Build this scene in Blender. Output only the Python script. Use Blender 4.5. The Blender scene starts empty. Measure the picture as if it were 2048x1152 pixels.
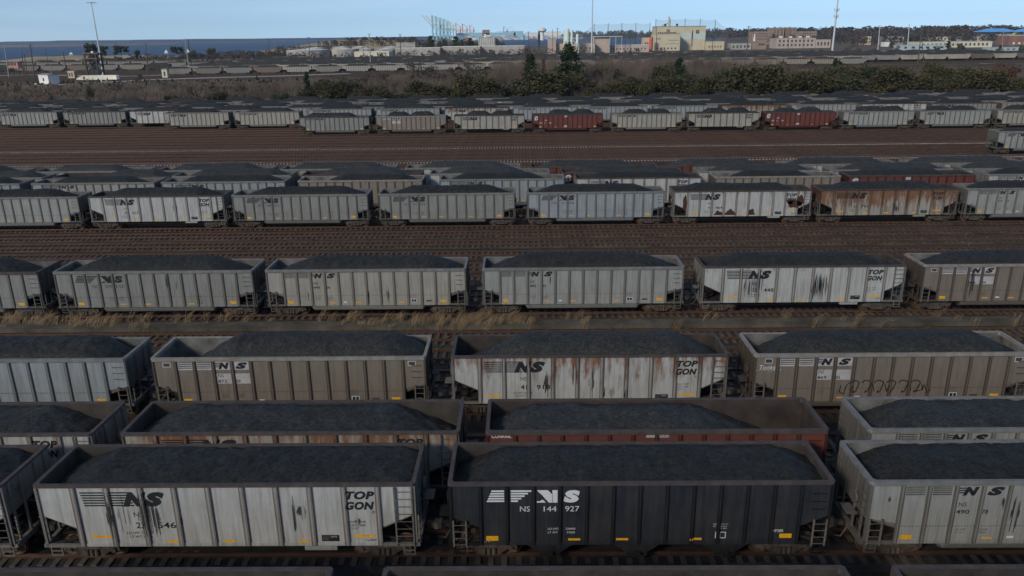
import bpy, math, random
from mathutils import Vector, Matrix, noise
R = math.radians
random.seed(7)
S = bpy.context.scene
COL = S.collection

# ---------------------------------------------------------------- camera
CAMZ, PITCH, ROLL, YAW, FPX = 20.29, R(18.2), R(-0.68), R(0.74), 1553.0
def cam_axes():
    f = Vector((-math.sin(YAW)*math.cos(PITCH), math.cos(YAW)*math.cos(PITCH), -math.sin(PITCH)))
    r = Vector((math.cos(YAW), math.sin(YAW), 0)); u = r.cross(f)
    c, s = math.cos(ROLL), math.sin(ROLL)
    return r*c+u*s, u*c-r*s, f
RR, UU, FF = cam_axes()
cam = bpy.data.cameras.new('camera'); co = bpy.data.objects.new('camera', cam); COL.objects.link(co)
cam.sensor_width = 36; cam.lens = 36*FPX/2048; cam.clip_start = .5; cam.clip_end = 20000
m = Matrix((RR, UU, -FF)).transposed().to_4x4(); m.translation = Vector((0, 0, CAMZ)); co.matrix_world = m
S.camera = co
def at(px, py, Y):
    """world point at distance Y seen at photo pixel"""
    d = FF + RR*((px-1024)/FPX) - UU*((py-576)/FPX)
    return Vector((0, 0, CAMZ)) + d*(Y/d.y)
def gr(px, py, z=-.3):
    d = FF + RR*((px-1024)/FPX) - UU*((py-576)/FPX)
    return Vector((0, 0, CAMZ)) + d*((z-CAMZ)/d.z)

# ---------------------------------------------------------------- world, sun, exposure
SUN_EL, SUN_AZ = R(27), R(-142)       # azimuth measured from +Y (view direction) towards +X
SUNDIR = Vector((math.sin(SUN_AZ)*math.cos(SUN_EL), math.cos(SUN_AZ)*math.cos(SUN_EL), math.sin(SUN_EL)))
W = bpy.data.worlds.new('World'); S.world = W; W.use_nodes = True
nt = W.node_tree; nt.nodes.clear()
def N(nt, t, **k):
    n = nt.nodes.new(t)
    for a, v in k.items():
        if a in n.inputs.keys(): n.inputs[a].default_value = v
        else: setattr(n, a, v)
    return n
sky = N(nt, 'ShaderNodeTexSky', sky_type='NISHITA', sun_disc=False, sun_elevation=SUN_EL, sun_rotation=SUN_AZ)
sky.air_density = 1.0; sky.dust_density = .15; sky.ozone_density = 2.5; sky.altitude = 20
tc = N(nt, 'ShaderNodeTexCoord'); sx = N(nt, 'ShaderNodeSeparateXYZ'); mx = N(nt, 'ShaderNodeMath', operation='MAXIMUM'); mx.inputs[1].default_value = .004
cb = N(nt, 'ShaderNodeCombineXYZ'); L = nt.links.new
L(tc.outputs['Generated'], sx.inputs[0]); L(sx.outputs[0], cb.inputs[0]); L(sx.outputs[1], cb.inputs[1]); L(sx.outputs[2], mx.inputs[0]); az = N(nt, 'ShaderNodeMath', operation='ADD'); az.inputs[1].default_value = .13; L(mx.outputs[0], az.inputs[0]); L(az.outputs[0], cb.inputs[2])
L(cb.outputs[0], sky.inputs[0])
# thin high cloud veil, densest to the right of the view
mp = N(nt, 'ShaderNodeMapping'); mp.inputs['Scale'].default_value = (1.2, 1.2, 16)
nz = N(nt, 'ShaderNodeTexNoise', Scale=2.2, Detail=5.0, Roughness=.5)
cr = N(nt, 'ShaderNodeValToRGB'); cr.color_ramp.elements[0].position = .44; cr.color_ramp.elements[1].position = .72
cr.color_ramp.elements[0].color = (0, 0, 0, 1); cr.color_ramp.elements[1].color = (.22, .22, .22, 1)
mixc = N(nt, 'ShaderNodeMix', data_type='RGBA'); mixc.inputs[7].default_value = (5.2, 6.0, 7.0, 1)
L(cb.outputs[0], mp.inputs[0]); L(mp.outputs[0], nz.inputs['Vector']); L(nz.outputs[0], cr.inputs[0]); L(cr.outputs[0], mixc.inputs[0])
L(sky.outputs[0], mixc.inputs[6])
bg = N(nt, 'ShaderNodeBackground', Strength=.142); out = N(nt, 'ShaderNodeOutputWorld')
L(mixc.outputs[2], bg.inputs[0]); L(bg.outputs[0], out.inputs[0])
sun = bpy.data.lights.new('sun', 'SUN'); sun.energy = 3.45; sun.angle = R(10); sun.color = (1, .92, .79)
so = bpy.data.objects.new('sun', sun); COL.objects.link(so); so.rotation_euler = SUNDIR.to_track_quat('Z', 'Y').to_euler(); so.location = (0, 0, 200)
S.view_settings.view_transform = 'Standard'; S.view_settings.look = 'None'; S.view_settings.exposure = 0; S.view_settings.gamma = 1
S.render.engine = 'CYCLES'
try: S.cycles.max_bounces = 5; S.cycles.transparent_max_bounces = 12
except Exception: pass

# ---------------------------------------------------------------- mesh helpers
class MB:
    def __init__(s): s.v = []; s.f = []; s.m = []
    def add(s, vs, fs, mi=0):
        o = len(s.v); s.v += [tuple(v) for v in vs]
        for f in fs: s.f.append(tuple(o+i for i in f)); s.m.append(mi)
    def box(s, x0, x1, y0, y1, z0, z1, mi=0):
        s.add([(x, y, z) for x in (x0, x1) for y in (y0, y1) for z in (z0, z1)],
              [(0, 1, 3, 2), (4, 6, 7, 5), (0, 4, 5, 1), (2, 3, 7, 6), (0, 2, 6, 4), (1, 5, 7, 3)], mi)
    def prism(s, poly, y0, y1, mi=0):     # poly in xz, counter-clockwise seen from -y
        n = len(poly)
        s.add([(x, y0, z) for x, z in poly]+[(x, y1, z) for x, z in poly],
              [tuple(range(n)), tuple(range(2*n-1, n-1, -1))]+[(i, i+n, (i+1) % n+n, (i+1) % n) for i in range(n)], mi)
    def prismx(s, poly, x0, x1, mi=0):    # poly in yz
        n = len(poly)
        s.add([(x0, y, z) for y, z in poly]+[(x1, y, z) for y, z in poly],
              [tuple(range(n-1, -1, -1)), tuple(range(n, 2*n))]+[(i, (i+1) % n, (i+1) % n+n, i+n) for i in range(n)], mi)
    def prismz(s, poly, z0, z1, mi=0):    # poly in xy
        n = len(poly)
        s.add([(x, y, z0) for x, y in poly]+[(x, y, z1) for x, y in poly],
              [tuple(range(n-1, -1, -1)), tuple(range(n, 2*n))]+[(i, (i+1) % n, (i+1) % n+n, i+n) for i in range(n)], mi)
    def tube(s, p, q, r0, r1=None, n=6, mi=0):
        r1 = r0 if r1 is None else r1
        p, q = Vector(p), Vector(q); d = (q-p)
        if d.length < 1e-6: return
        d.normalize(); a = d.orthogonal().normalized(); b = d.cross(a)
        vs = [p+(a*math.cos(2*math.pi*i/n)+b*math.sin(2*math.pi*i/n))*r0 for i in range(n)]
        vs += [q+(a*math.cos(2*math.pi*i/n)+b*math.sin(2*math.pi*i/n))*r1 for i in range(n)]
        s.add(vs, [(i, (i+1) % n, (i+1) % n+n, i+n) for i in range(n)]+[tuple(range(n-1, -1, -1)), tuple(range(n, 2*n))], mi)
    def lathe(s, prof, c=(0, 0, 0), n=16, axis='z', mi=0):
        vs = []; k = len(prof)
        for i in range(n):
            t = 2*math.pi*i/n
            for r, h in prof:
                p = (r*math.cos(t), r*math.sin(t), h) if axis == 'z' else (r*math.cos(t), h, r*math.sin(t))
                vs.append((p[0]+c[0], p[1]+c[1], p[2]+c[2]))
        fs = []
        for i in range(n):
            j = (i+1) % n
            for a in range(k-1):
                f = (i*k+a, j*k+a, j*k+a+1, i*k+a+1)
                fs.append(f if axis == 'z' else f[::-1])
        s.add(vs, fs, mi)
    def mesh(s, name, mats):
        me = bpy.data.meshes.new(name); me.from_pydata(s.v, [], s.f)
        if not isinstance(mats, (list, tuple)): mats = [mats]
        for x in mats: me.materials.append(x)
        if any(s.m): me.polygons.foreach_set('material_index', s.m)
        me.update(); return me
def link(name, data, parent=None, loc=None, rz=0, color=None):
    o = bpy.data.objects.new(name, data); COL.objects.link(o)
    if parent: o.parent = parent
    if loc is not None: o.location = loc
    if rz: o.rotation_euler.z = rz
    if color: o.color = color
    return o
def tag(o, label, cat=None, group=None, kind=None):
    if label: o['label'] = label
    if cat: o['category'] = cat
    if group: o['group'] = group
    if kind: o['kind'] = kind
    return o
def thing(name, loc, label, cat, group=None, rz=0):
    return tag(link(name, None, loc=loc, rz=rz), label, cat, group)
def structure(name, mb, mat):
    return tag(link(name, mb.mesh(name, mat)), None, kind='structure')
ORD = ['first', 'second', 'third', 'fourth', 'fifth', 'sixth', 'seventh', 'eighth', 'ninth', 'tenth', 'eleventh', 'twelfth', 'thirteenth', 'fourteenth', 'fifteenth', 'sixteenth', 'seventeenth', 'eighteenth', 'nineteenth', 'twentieth', 'twenty-first', 'twenty-second', 'twenty-third', 'twenty-fourth', 'twenty-fifth', 'twenty-sixth', 'twenty-seventh', 'twenty-eighth', 'twenty-ninth', 'thirtieth']+['%dth' % i for i in range(31, 90)]

# ---------------------------------------------------------------- materials
def mat(name, col, rough=.85, metal=0, noise_amt=.25, scale=3.0, bump=0, spec=.3, col2=None):
    M = bpy.data.materials.new(name); M.use_nodes = True; t = M.node_tree; b = t.nodes['Principled BSDF']
    b.inputs['Roughness'].default_value = rough; b.inputs['Metallic'].default_value = metal; b.inputs['Specular IOR Level'].default_value = spec
    tc = N(t, 'ShaderNodeTexCoord'); nz = N(t, 'ShaderNodeTexNoise', Scale=scale, Detail=6.0, Roughness=.6)
    t.links.new(tc.outputs['Object'], nz.inputs['Vector'])
    r = N(t, 'ShaderNodeValToRGB'); r.color_ramp.elements[0].position = .3; r.color_ramp.elements[1].position = .7
    c2 = col2 or tuple(c*(1-noise_amt) for c in col)
    r.color_ramp.elements[0].color = (*c2, 1); r.color_ramp.elements[1].color = (*[min(1, c*(1+noise_amt*.6)) for c in col], 1)
    t.links.new(nz.outputs[0], r.inputs[0]); t.links.new(r.outputs[0], b.inputs['Base Color'])
    if bump:
        n2 = N(t, 'ShaderNodeTexNoise', Scale=scale*4, Detail=8.0, Roughness=.7); bp = N(t, 'ShaderNodeBump', Strength=bump, Distance=.1)
        t.links.new(tc.outputs['Object'], n2.inputs['Vector']); t.links.new(n2.outputs[0], bp.inputs['Height']); t.links.new(bp.outputs[0], b.inputs['Normal'])
    return M

def paint_material(name, rivet=False, dark=1.0):
    """weathered wagon paint: colour and rust amount come from the object's own colour"""
    M = bpy.data.materials.new(name); M.use_nodes = True; t = M.node_tree; b = t.nodes['Principled BSDF']; l = t.links.new
    b.inputs['Roughness'].default_value = .62; b.inputs['Specular IOR Level'].default_value = .25
    oi = N(t, 'ShaderNodeObjectInfo'); tc = N(t, 'ShaderNodeTexCoord')
    rv = N(t, 'ShaderNodeVectorMath', operation='SCALE'); rv.inputs[0].default_value = (37, 11, 5)
    ad = N(t, 'ShaderNodeVectorMath', operation='ADD'); l(oi.outputs['Random'], rv.inputs['Scale']); l(tc.outputs['Object'], ad.inputs[0]); l(rv.outputs[0], ad.inputs[1])
    def nz(scale, stretch, detail=5., rough=.6):
        mp = N(t, 'ShaderNodeMapping'); mp.inputs['Scale'].default_value = stretch; l(ad.outputs[0], mp.inputs[0])
        n = N(t, 'ShaderNodeTexNoise', Scale=scale, Detail=detail, Roughness=rough); l(mp.outputs[0], n.inputs['Vector']); return n.outputs[0]
    def ramp(v, a, c, lo=0, hi=1):
        m = N(t, 'ShaderNodeMapRange'); m.inputs[1].default_value = a; m.inputs[2].default_value = c; m.inputs[3].default_value = lo; m.inputs[4].default_value = hi; l(v, m.inputs[0]); return m.outputs[0]
    def mix(f, A, B, mode='MIX'):
        m = N(t, 'ShaderNodeMix', data_type='RGBA', blend_type=mode)
        for s, i in ((f, 0), (A, 6), (B, 7)):
            if isinstance(s, (tuple, float, int)): m.inputs[i].default_value = s
            else: l(s, m.inputs[i])
        return m.outputs[2]
    streak = ramp(nz(2.6, (2.4, 2.4, .16)), .42, .74)                # vertical run-down grime
    fine = ramp(nz(9., (2.2, 2.2, .12)), .5, .75, 0, .55)
    blot = ramp(nz(.7, (1, 1, 1)), .35, .7, 0, .42)
    c = mix(streak, oi.outputs['Color'], (.075, .065, .055, 1)); 
    g = N(t, 'ShaderNodeMix', data_type='RGBA'); g.inputs[0].default_value = .38; l(oi.outputs['Color'], g.inputs[6]); l(c, g.inputs[7]); c = g.outputs[2]
    c = mix(fine, c, mix(.45, c, (.05, .045, .04, 1)))
    c = mix(blot, c, mix(.5, c, (.12, .10, .08, 1)))
    # rust: patches that hang from the top edge, amount = alpha of object colour
    sx = N(t, 'ShaderNodeSeparateXYZ'); l(tc.outputs['Object'], sx.inputs[0])
    top = ramp(sx.outputs[2], 1.6, 3.7, -.10, .13)
    ra = N(t, 'ShaderNodeMath', operation='ADD'); l(nz(1.7, (1.5, 1, .34), 8., .66), ra.inputs[0]); l(top, ra.inputs[1])
    th = ramp(oi.outputs['Alpha'], 0, 1, .88, .33)
    sb = N(t, 'ShaderNodeMath', operation='SUBTRACT'); l(ra.outputs[0], sb.inputs[0]); l(th, sb.inputs[1])
    rf = ramp(sb.outputs[0], -.03, .15, 0, .95)
    rc = mix(nz(6, (1, 1, .4)), (.25, .115, .052, 1), (.125, .058, .032, 1))
    c = mix(rf, c, rc)
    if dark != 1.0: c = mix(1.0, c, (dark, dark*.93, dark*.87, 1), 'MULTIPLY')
    l(c, b.inputs['Base Color'])
    bp = N(t, 'ShaderNodeBump', Strength=.25, Distance=.02); l(nz(5, (1, 1, 1)), bp.inputs['Height']); l(bp.outputs[0], b.inputs['Normal'])
    return M
M_paint = paint_material('weathered wagon paint')
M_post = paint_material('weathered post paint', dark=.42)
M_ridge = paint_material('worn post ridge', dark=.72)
M_int = mat('wagon interior steel', (.058, .048, .040), .8, 0, .5, 1.3)
M_intl = mat('wagon interior pale', (.155, .145, .13), .8, 0, .6, 1.1)
M_rimd = mat('brown rim steel', (.082, .062, .053), .7, 0, .35, 2)
M_truck = mat('grimy truck steel', (.105, .083, .066), .8, 0, .5, 3)
M_wheel = mat('rusty wheel steel', (.13, .082, .058), .6, .3, .4, 4)
M_under = mat('dark underframe', (.03, .025, .022), .9, 0, .4, 2)
M_black = mat('black lettering', (.022, .022, .024), .7, 0, .5, 5)
M_white = mat('white lettering', (.72, .72, .70), .6, 0, .12, 5)
M_patch = mat('pale stencil patch', (.46, .43, .41), .7, 0, .2, 3)
M_grey = mat('faded grey lettering', (.055, .055, .055), .7, 0, .3, 5)
M_yel = mat('yellow reflector', (.85, .42, .015), .5, 0, .25, 6)
M_tar = mat('tar run', (.03, .03, .032), .55, 0, .5, 4)
def streak_alpha(M, amt):
    t = M.node_tree; b = t.nodes['Principled BSDF']; tc = N(t, 'ShaderNodeTexCoord'); mp = N(t, 'ShaderNodeMapping'); mp.inputs['Scale'].default_value = (9, 1, .14); oi = N(t, 'ShaderNodeObjectInfo'); ad = N(t, 'ShaderNodeVectorMath', operation='ADD')
    n = N(t, 'ShaderNodeTexNoise', Scale=1.0, Detail=4.0, Roughness=.6); mr = N(t, 'ShaderNodeMapRange'); mr.inputs[1].default_value = .40; mr.inputs[2].default_value = .56; mr.inputs[3].default_value = 0; mr.inputs[4].default_value = amt
    t.links.new(tc.outputs['Object'], mp.inputs[0]); t.links.new(mp.outputs[0], ad.inputs[0]); t.links.new(oi.outputs['Location'], ad.inputs[1]); t.links.new(ad.outputs[0], n.inputs['Vector']); t.links.new(n.outputs[0], mr.inputs[0]); t.links.new(mr.outputs[0], b.inputs['Alpha'])
streak_alpha(M_tar, .76)
M_rustp = mat('brown rust patch', (.075, .03, .018), .85, 0, .4, 3)
def coal_material():
    M = bpy.data.materials.new('coal'); M.use_nodes = True; t = M.node_tree; b = t.nodes['Principled BSDF']; l = t.links.new
    b.inputs['Roughness'].default_value = .65; b.inputs['Specular IOR Level'].default_value = .2
    tc = N(t, 'ShaderNodeTexCoord'); g = tc.outputs['Object']
    v = N(t, 'ShaderNodeTexVoronoi', Scale=13.0); l(g, v.inputs['Vector'])
    n = N(t, 'ShaderNodeTexNoise', Scale=1.2, Detail=8.0, Roughness=.65); l(g, n.inputs['Vector'])
    mx = N(t, 'ShaderNodeMix', data_type='RGBA', blend_type='MULTIPLY'); mx.inputs[0].default_value = .8
    r1 = N(t, 'ShaderNodeValToRGB'); r1.color_ramp.elements[0].color = (.019, .0182, .0155, 1); r1.color_ramp.elements[1].color = (.033, .0315, .0275, 1); r1.color_ramp.elements[0].position = .3; r1.color_ramp.elements[1].position = .72
    r2 = N(t, 'ShaderNodeValToRGB'); r2.color_ramp.elements[0].color = (.5, .5, .5, 1); r2.color_ramp.elements[1].color = (1.75, 1.75, 1.75, 1)
    sp = N(t, 'ShaderNodeSeparateColor'); l(v.outputs['Color'], sp.inputs[0])
    l(n.outputs[0], r1.inputs[0]); l(sp.outputs[0], r2.inputs[0]); l(r1.outputs[0], mx.inputs[6]); l(r2.outputs[0], mx.inputs[7]); oi = N(t, 'ShaderNodeObjectInfo'); m3 = N(t, 'ShaderNodeMix', data_type='RGBA', blend_type='MULTIPLY'); m3.inputs[0].default_value = 1; l(mx.outputs[2], m3.inputs[6]); l(oi.outputs['Color'], m3.inputs[7]); l(m3.outputs[2], b.inputs['Base Color'])
    n2 = N(t, 'ShaderNodeTexNoise', Scale=26.0, Detail=5.0, Roughness=.75); l(g, n2.inputs['Vector'])
    bp = N(t, 'ShaderNodeBump', Strength=.8, Distance=.05); l(n2.outputs[0], bp.inputs['Height']); l(bp.outputs[0], b.inputs['Normal'])
    return M
M_coal = coal_material()

# ---------------------------------------------------------------- lettering
_tc = {}
def text_tris(s, shear=0., bold=0.):
    """unit-height triangles of a word: (tris, width)"""
    k = (s, shear, bold)
    if k in _tc: return _tc[k]
    cu = bpy.data.curves.new('tmp', 'FONT'); cu.body = s; cu.size = 1; cu.shear = shear; cu.offset = bold; cu.resolution_u = 3; cu.space_character = 1+bold*1.5
    o = bpy.data.objects.new('tmp', cu); COL.objects.link(o)
    dg = bpy.context.evaluated_depsgraph_get(); me = bpy.data.meshes.new_from_object(o.evaluated_get(dg))
    me.calc_loop_triangles(); V = [v.co.copy() for v in me.vertices]
    tr = [[(V[i].x, V[i].y) for i in lt.vertices] for lt in me.loop_triangles]
    bpy.data.objects.remove(o); bpy.data.curves.remove(cu); bpy.data.meshes.remove(me)
    xs = [p[0] for q in tr for p in q]; ys = [p[1] for q in tr for p in q]
    x0, y0, h = min(xs), min(ys), max(ys)-min(ys); w = (max(xs)-x0)/h
    tr = [[((x-x0)/h, (y-y0)/h) for x, y in q] for q in tr]
    _tc[k] = (tr, w); return _tc[k]
def clip(poly, c, keep_less):
    o = []
    for i in range(len(poly)):
        a, b = poly[i], poly[(i+1) % len(poly)]
        ia, ib = ((a[0] <= c) == keep_less), ((b[0] <= c) == keep_less)
        if ia: o.append(a)
        if ia != ib and abs(b[0]-a[0]) > 1e-9:
            t = (c-a[0])/(b[0]-a[0]); o.append((c, a[1]+t*(b[1]-a[1])))
    return o
class Letters:
    """paint shapes (x from the wagon's left end, z height) on the near side, following posts"""
    def __init__(s, posts, pw, over=True): s.posts = posts; s.pw = pw; s.over = over; s.mb = MB()
    def poly(s, pts, mi=0, over=None, lift=0):
        over = s.over if over is None else over
        yp, yb = -1.5745-lift, -1.505-lift; todo = [pts]
        for c in s.posts:
            nx = []
            for p in todo:
                l = clip(p, c-s.pw/2, True); r = clip(clip(p, c-s.pw/2, False), c+s.pw/2, True); e = clip(p, c+s.pw/2, False)
                if len(r) > 2 and over: s._emit(r, yp, mi)
                if len(l) > 2: s._emit(l, yb, mi)
                if len(e) > 2: nx.append(e)
            todo = nx
        for p in todo: s._emit(p, yb, mi)
    def _emit(s, p, y, mi):
        a = sum(p[i][0]*p[(i+1) % len(p)][1]-p[(i+1) % len(p)][0]*p[i][1] for i in range(len(p)))
        if a < 0: p = p[::-1]
        s.mb.add([(x-7.43, y, z) for x, z in p], [tuple(range(len(p)))], mi)
    def rect(s, x0, x1, z0, z1, mi=0, over=None, lift=0): s.poly([(x0, z0), (x1, z0), (x1, z1), (x0, z1)], mi, over, lift)
    def text(s, w, x, z, h, mi=0, width=None, shear=0., bold=0., over=None, lift=0.002):
        tr, wd = text_tris(w, shear, bold); k = (width/wd) if width else h
        for q in tr: s.poly([(x+a*k, z+b*h) for a, b in q], mi, over, lift)
# ---------------------------------------------------------------- wagons
HL, ZR, ZS = 7.43, 3.75, .95
SPEC = {'T': dict(posts=[1.47+i*(13.39-1.47)/9 for i in range(10)], pw=.20, ze=2.40, zp=1.72),
        'B': dict(posts=[1.25+i*(13.61-1.25)/12 for i in range(13)], pw=.15, ze=2.10, zp=1.84),
        'H': dict(posts=[1.20+i*(13.66-1.20)/12 for i in range(13)], pw=.12, ze=2.25, zp=1.70)}
_mc = {}
def cached(key, fn):
    if key not in _mc: _mc[key] = fn()
    return _mc[key]
def body_mb(T, posts=False):
    s = SPEC[T]; p0, p1 = s['posts'][0]-HL, s['posts'][-1]-HL; mb = MB()
    poly = [(p0, ZS), (p1, ZS), (p1, s['zp']), (HL, s['ze']), (HL, ZR), (-HL, ZR), (-HL, s['ze']), (p0, s['zp'])]
    mb.prism(poly, -1.50, -1.46); mb.prism(poly, 1.46, 1.50)
    e = s['ze']
    for g in (-1, 1):
        q = [(HL-.04, ZR), (HL-.04, e), (HL-2.7, 1.15), (HL-2.7, 1.05), (HL, e-.06), (HL, ZR)]
        q = [(g*x, z) for x, z in q]
        if g > 0: q = q[::-1]
        mb.prism(q[::-1] if g > 0 else q, -1.458, 1.458, 1)
    mb.box(-HL+2.7, HL-2.7, -1.458, 1.458, 1.05, 1.12)
    # long side sill and horizontal weld seam lip
    for y0, y1 in ((-1.53, -1.502), (1.502, 1.53)):
        mb.box(p0, p1, y0, y1, ZS-.02, ZS+.12)
    if posts:
        for p in s['posts']:
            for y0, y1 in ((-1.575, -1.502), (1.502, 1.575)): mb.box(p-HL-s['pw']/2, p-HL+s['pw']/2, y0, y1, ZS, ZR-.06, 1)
    else:
        # rivet rows beside the seams
        for y in (-1.506,):
            zz = 1.72
            if T == 'B':
                for i in range(110):
                    x = p0+.06+(p1-p0-.12)*i/109; mb.box(x-.018, x+.018, y-.012, y+.004, zz-.018, zz+.018, 1)
    return mb
def interior_mb(T):
    s = SPEC[T]; e = s['ze']; mb = MB(); y = 1.455
    mb.prism([(-HL+.05, e), (-HL+2.7, 1.13), (HL-2.7, 1.13), (HL-.05, e), (HL-.05, ZR-.02), (-HL+.05, ZR-.02)], -y, -y+.02)
    mb.prism([(-HL+.05, e), (-HL+2.7, 1.13), (HL-2.7, 1.13), (HL-.05, e), (HL-.05, ZR-.02), (-HL+.05, ZR-.02)], y-.02, y)
    for g in (-1, 1):
        x = g*(HL-.06); mb.box(min(x, x-g*.02), max(x, x-g*.02), -y+.03, y-.03, e, ZR-.02)
        a = g*(HL-.06); c = g*(HL-2.7)
        mb.add([(a, -y, e+.02), (c, -y, 1.16), (c, y, 1.16), (a, y, e+.02)], [(0, 1, 2, 3) if g < 0 else (3, 2, 1, 0)])
    return mb
def rim_mb(T):
    mb = MB(); h = .09 if T != 'B' else .16; o, i = 1.605, 1.445; z0, z1 = ZR-h, ZR+.03; X = HL+.04; c = .10
    def ring(x, y, z): return [(-x+c, -y, z), (x-c, -y, z), (x, -y+c, z), (x, y-c, z), (x-c, y, z), (-x+c, y, z), (-x, y-c, z), (-x, -y+c, z)]
    a, b, d, e = ring(X, o, z0), ring(X, o, z1), ring(X-.16, i, z1), ring(X-.16, i, z0); n = 8
    mb.add(a+b+d+e, [(k+n*j, (k+1) % n+n*j, (k+1) % n+n*((j+1) % 4), k+n*((j+1) % 4)) for j in range(4) for k in range(n)])
    return mb
def wheel_mb():
    mb = MB(); mb.lathe([(0, -.07), (.12, -.09), (.16, -.05), (.34, -.03), (.38, -.07), (.46, -.06), (.46, .03), (.50, .05), (.50, .07), (.36, .06), (0, .05)], n=22, axis='y'); return mb
def frame_mb():
    mb = MB()
    for g in (-1, 1):
        y0 = g*1.02; a, b = (y0-.07, y0+.07)
        mb.prism([(-1.15, .42), (-.98, .36), (-.78, .42), (-.42, .16), (.42, .16), (.78, .42), (.98, .36), (1.15, .42), (1.12, .62), (.5, .86), (-.5, .86), (-1.12, .62)], a, b)
        for x in (-.2, 0, .2): mb.lathe([(.0, .2), (.085, .2), (.085, .5), (0, .5)], (x, y0-g*-.10, 0), n=8)
        mb.box(-.36, .36, a-.03, b+.03, .52, .66)
        for x in (-.89, .89): mb.lathe([(0, -.06), (.11, -.06), (.13, .02), (0, .05)][::-1], (x, y0+g*.08, .46), n=8, axis='y')
    mb.box(-.18, .18, -1.0, 1.0, .5, .78)
    for x in (-.89, .89): mb.tube((x, -.95, .46), (x, .95, .46), .08, n=8)
    return mb
def under_mb(T):
    mb = MB()
    mb.box(-HL-.2, HL+.2, -.2, .2, .78, 1.04)
    for g in (-1, 1):
        mb.box(min(g*5.3, g*6.5), max(g*5.3, g*6.5), -1.25, 1.25, .86, 1.0)          # bolster
        for y in (-1.42, 1.42): mb.tube((g*(HL-.15), y, 1.0), (g*(HL-2.3), y*.75, 1.35), .05, n=4)
        mb.tube((g*(HL-.2), -.7, 1.0), (g*(HL-1.2), -.7, 1.9), .05, n=4); mb.tube((g*(HL-.2), .7, 1.0), (g*(HL-1.2), .7, 1.9), .05, n=4)
        mb.tube((g*(HL-.9), -.5, 1.35), (g*(HL-.9), .6, 1.35), .22, n=10)                # air reservoir
    return mb
def tub_mb(T):
    mb = MB(); 
    if T == 'B':
        prof = [(-1.40, ZS), (-1.40, .80), (-1.30, .55), (-1.0, .38), (-.5, .32), (.5, .32), (1.0, .38), (1.3, .55), (1.4, .80), (1.4, ZS)]
        n = len(prof); st = []
        for x, k in ((-4.35, 0.35), (-4.1, 1), (4.1, 1), (4.35, .35)):
            st.append([(x, y*(.9+.1*k), ZS-(ZS-z)*k) for y, z in prof])
        vs = [p for q in st for p in q]; fs = [(j*n+i, j*n+i+1, (j+1)*n+i+1, (j+1)*n+i)[::-1] for j in range(3) for i in range(n-1)]
        mb.add(vs, fs+[tuple(range(n)), tuple(range(4*n-1, 3*n-1, -1))])
    elif T == 'H':
        for c in (-3.5, 0, 3.5):
            mb.prism([(c-.35, .35), (c+.35, .35), (c+1.15, ZS), (c-1.15, ZS)], -1.3, 1.3); mb.box(c-.4, c+.4, -1.35, 1.35, .28, .36, 1); mb.box(c-.1, c+.12, -1.5, -1.3, .3, .48, 1)
    else:
        mb.box(-4.5, 4.5, -1.1, 1.1, .62, ZS-.03, 1); mb.box(2.9, 4.2, -1.52, -1.3, .72, .9, 0)
    return mb
def ladder_mb(h0, h1, w, n):
    mb = MB(); y = -1.60
    for x in (0, w): mb.box(x-.03, x+.03, y-.02, y+.04, h0, h1)
    for i in range(n):
        z = h0+.12+(h1-h0-.3)*i/(n-1); mb.tube((0, y-.03, z), (w, y-.03, z), .016, n=4)
    return mb
def endgear_mb(T):       # corner posts, end sills, stirrup steps and grab irons of one end (at +x)
    mb = MB(); e = SPEC[T]['ze']; p1 = SPEC[T]['posts'][-1]-HL
    for g in (-1, 1):
        y0, y1 = (-1.56, -1.47) if g < 0 else (1.47, 1.56)
        mb.box(HL-.09, HL+.012, y0, y1, .98, ZR-.08)
        mb.box(p1+.08, HL+.1, y0, y1, .92, 1.06)
        for x in (HL-.55, HL-.12): mb.box(x-.02, x+.02, y0, y0+.04, .5, .92)
        mb.box(HL-.55, HL-.12, y0, y0+.05, .5, .54); mb.box(HL-.53, HL-.14, y0, y0+.05, .7, .73)
    mb.box(HL-.05, HL+.12, -1.468, 1.468, .86, 1.08)
    for y in (-1.2, -.5, .5, 1.2): mb.box(HL+.002, HL+.07, y-.05, y+.05, 1.08, ZR-.1)
    for z in (1.4, 1.75, 2.1, 2.45, 2.8, 3.15): mb.tube((HL+.11, 1.0, z), (HL+.11, 1.42, z), .015, n=4); mb.tube((HL+.11, -1.42, z), (HL+.11, -1.0, z), .015, n=4)
    mb.box(HL+.08, HL+.5, .2, .95, 1.9, 1.94); mb.tube((HL+.07, .55, 2.5), (HL+.17, .55, 2.5), .28, n=12)
    if T != 'T':
        for z in (2.55, 2.9, 3.25): mb.tube((HL-.75, -1.57, z), (HL-.25, -1.57, z), .016, n=4); mb.tube((HL-.75, -1.57, z), (HL-.75, -1.5, z), .016, n=4)
    return mb
def coupler_mb():
    mb = MB(); mb.box(HL+.1, HL+.66, -.1, .1, .8, .98); mb.box(HL+.5, HL+.70, -.22, .2, .76, 1.02); mb.tube((HL+.1, .3, .86), (HL+.35, .36, .45), .035, n=5); mb.tube((HL+.35, .36, .45), (HL+.7, .3, .5), .035, n=5)
    return mb
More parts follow.
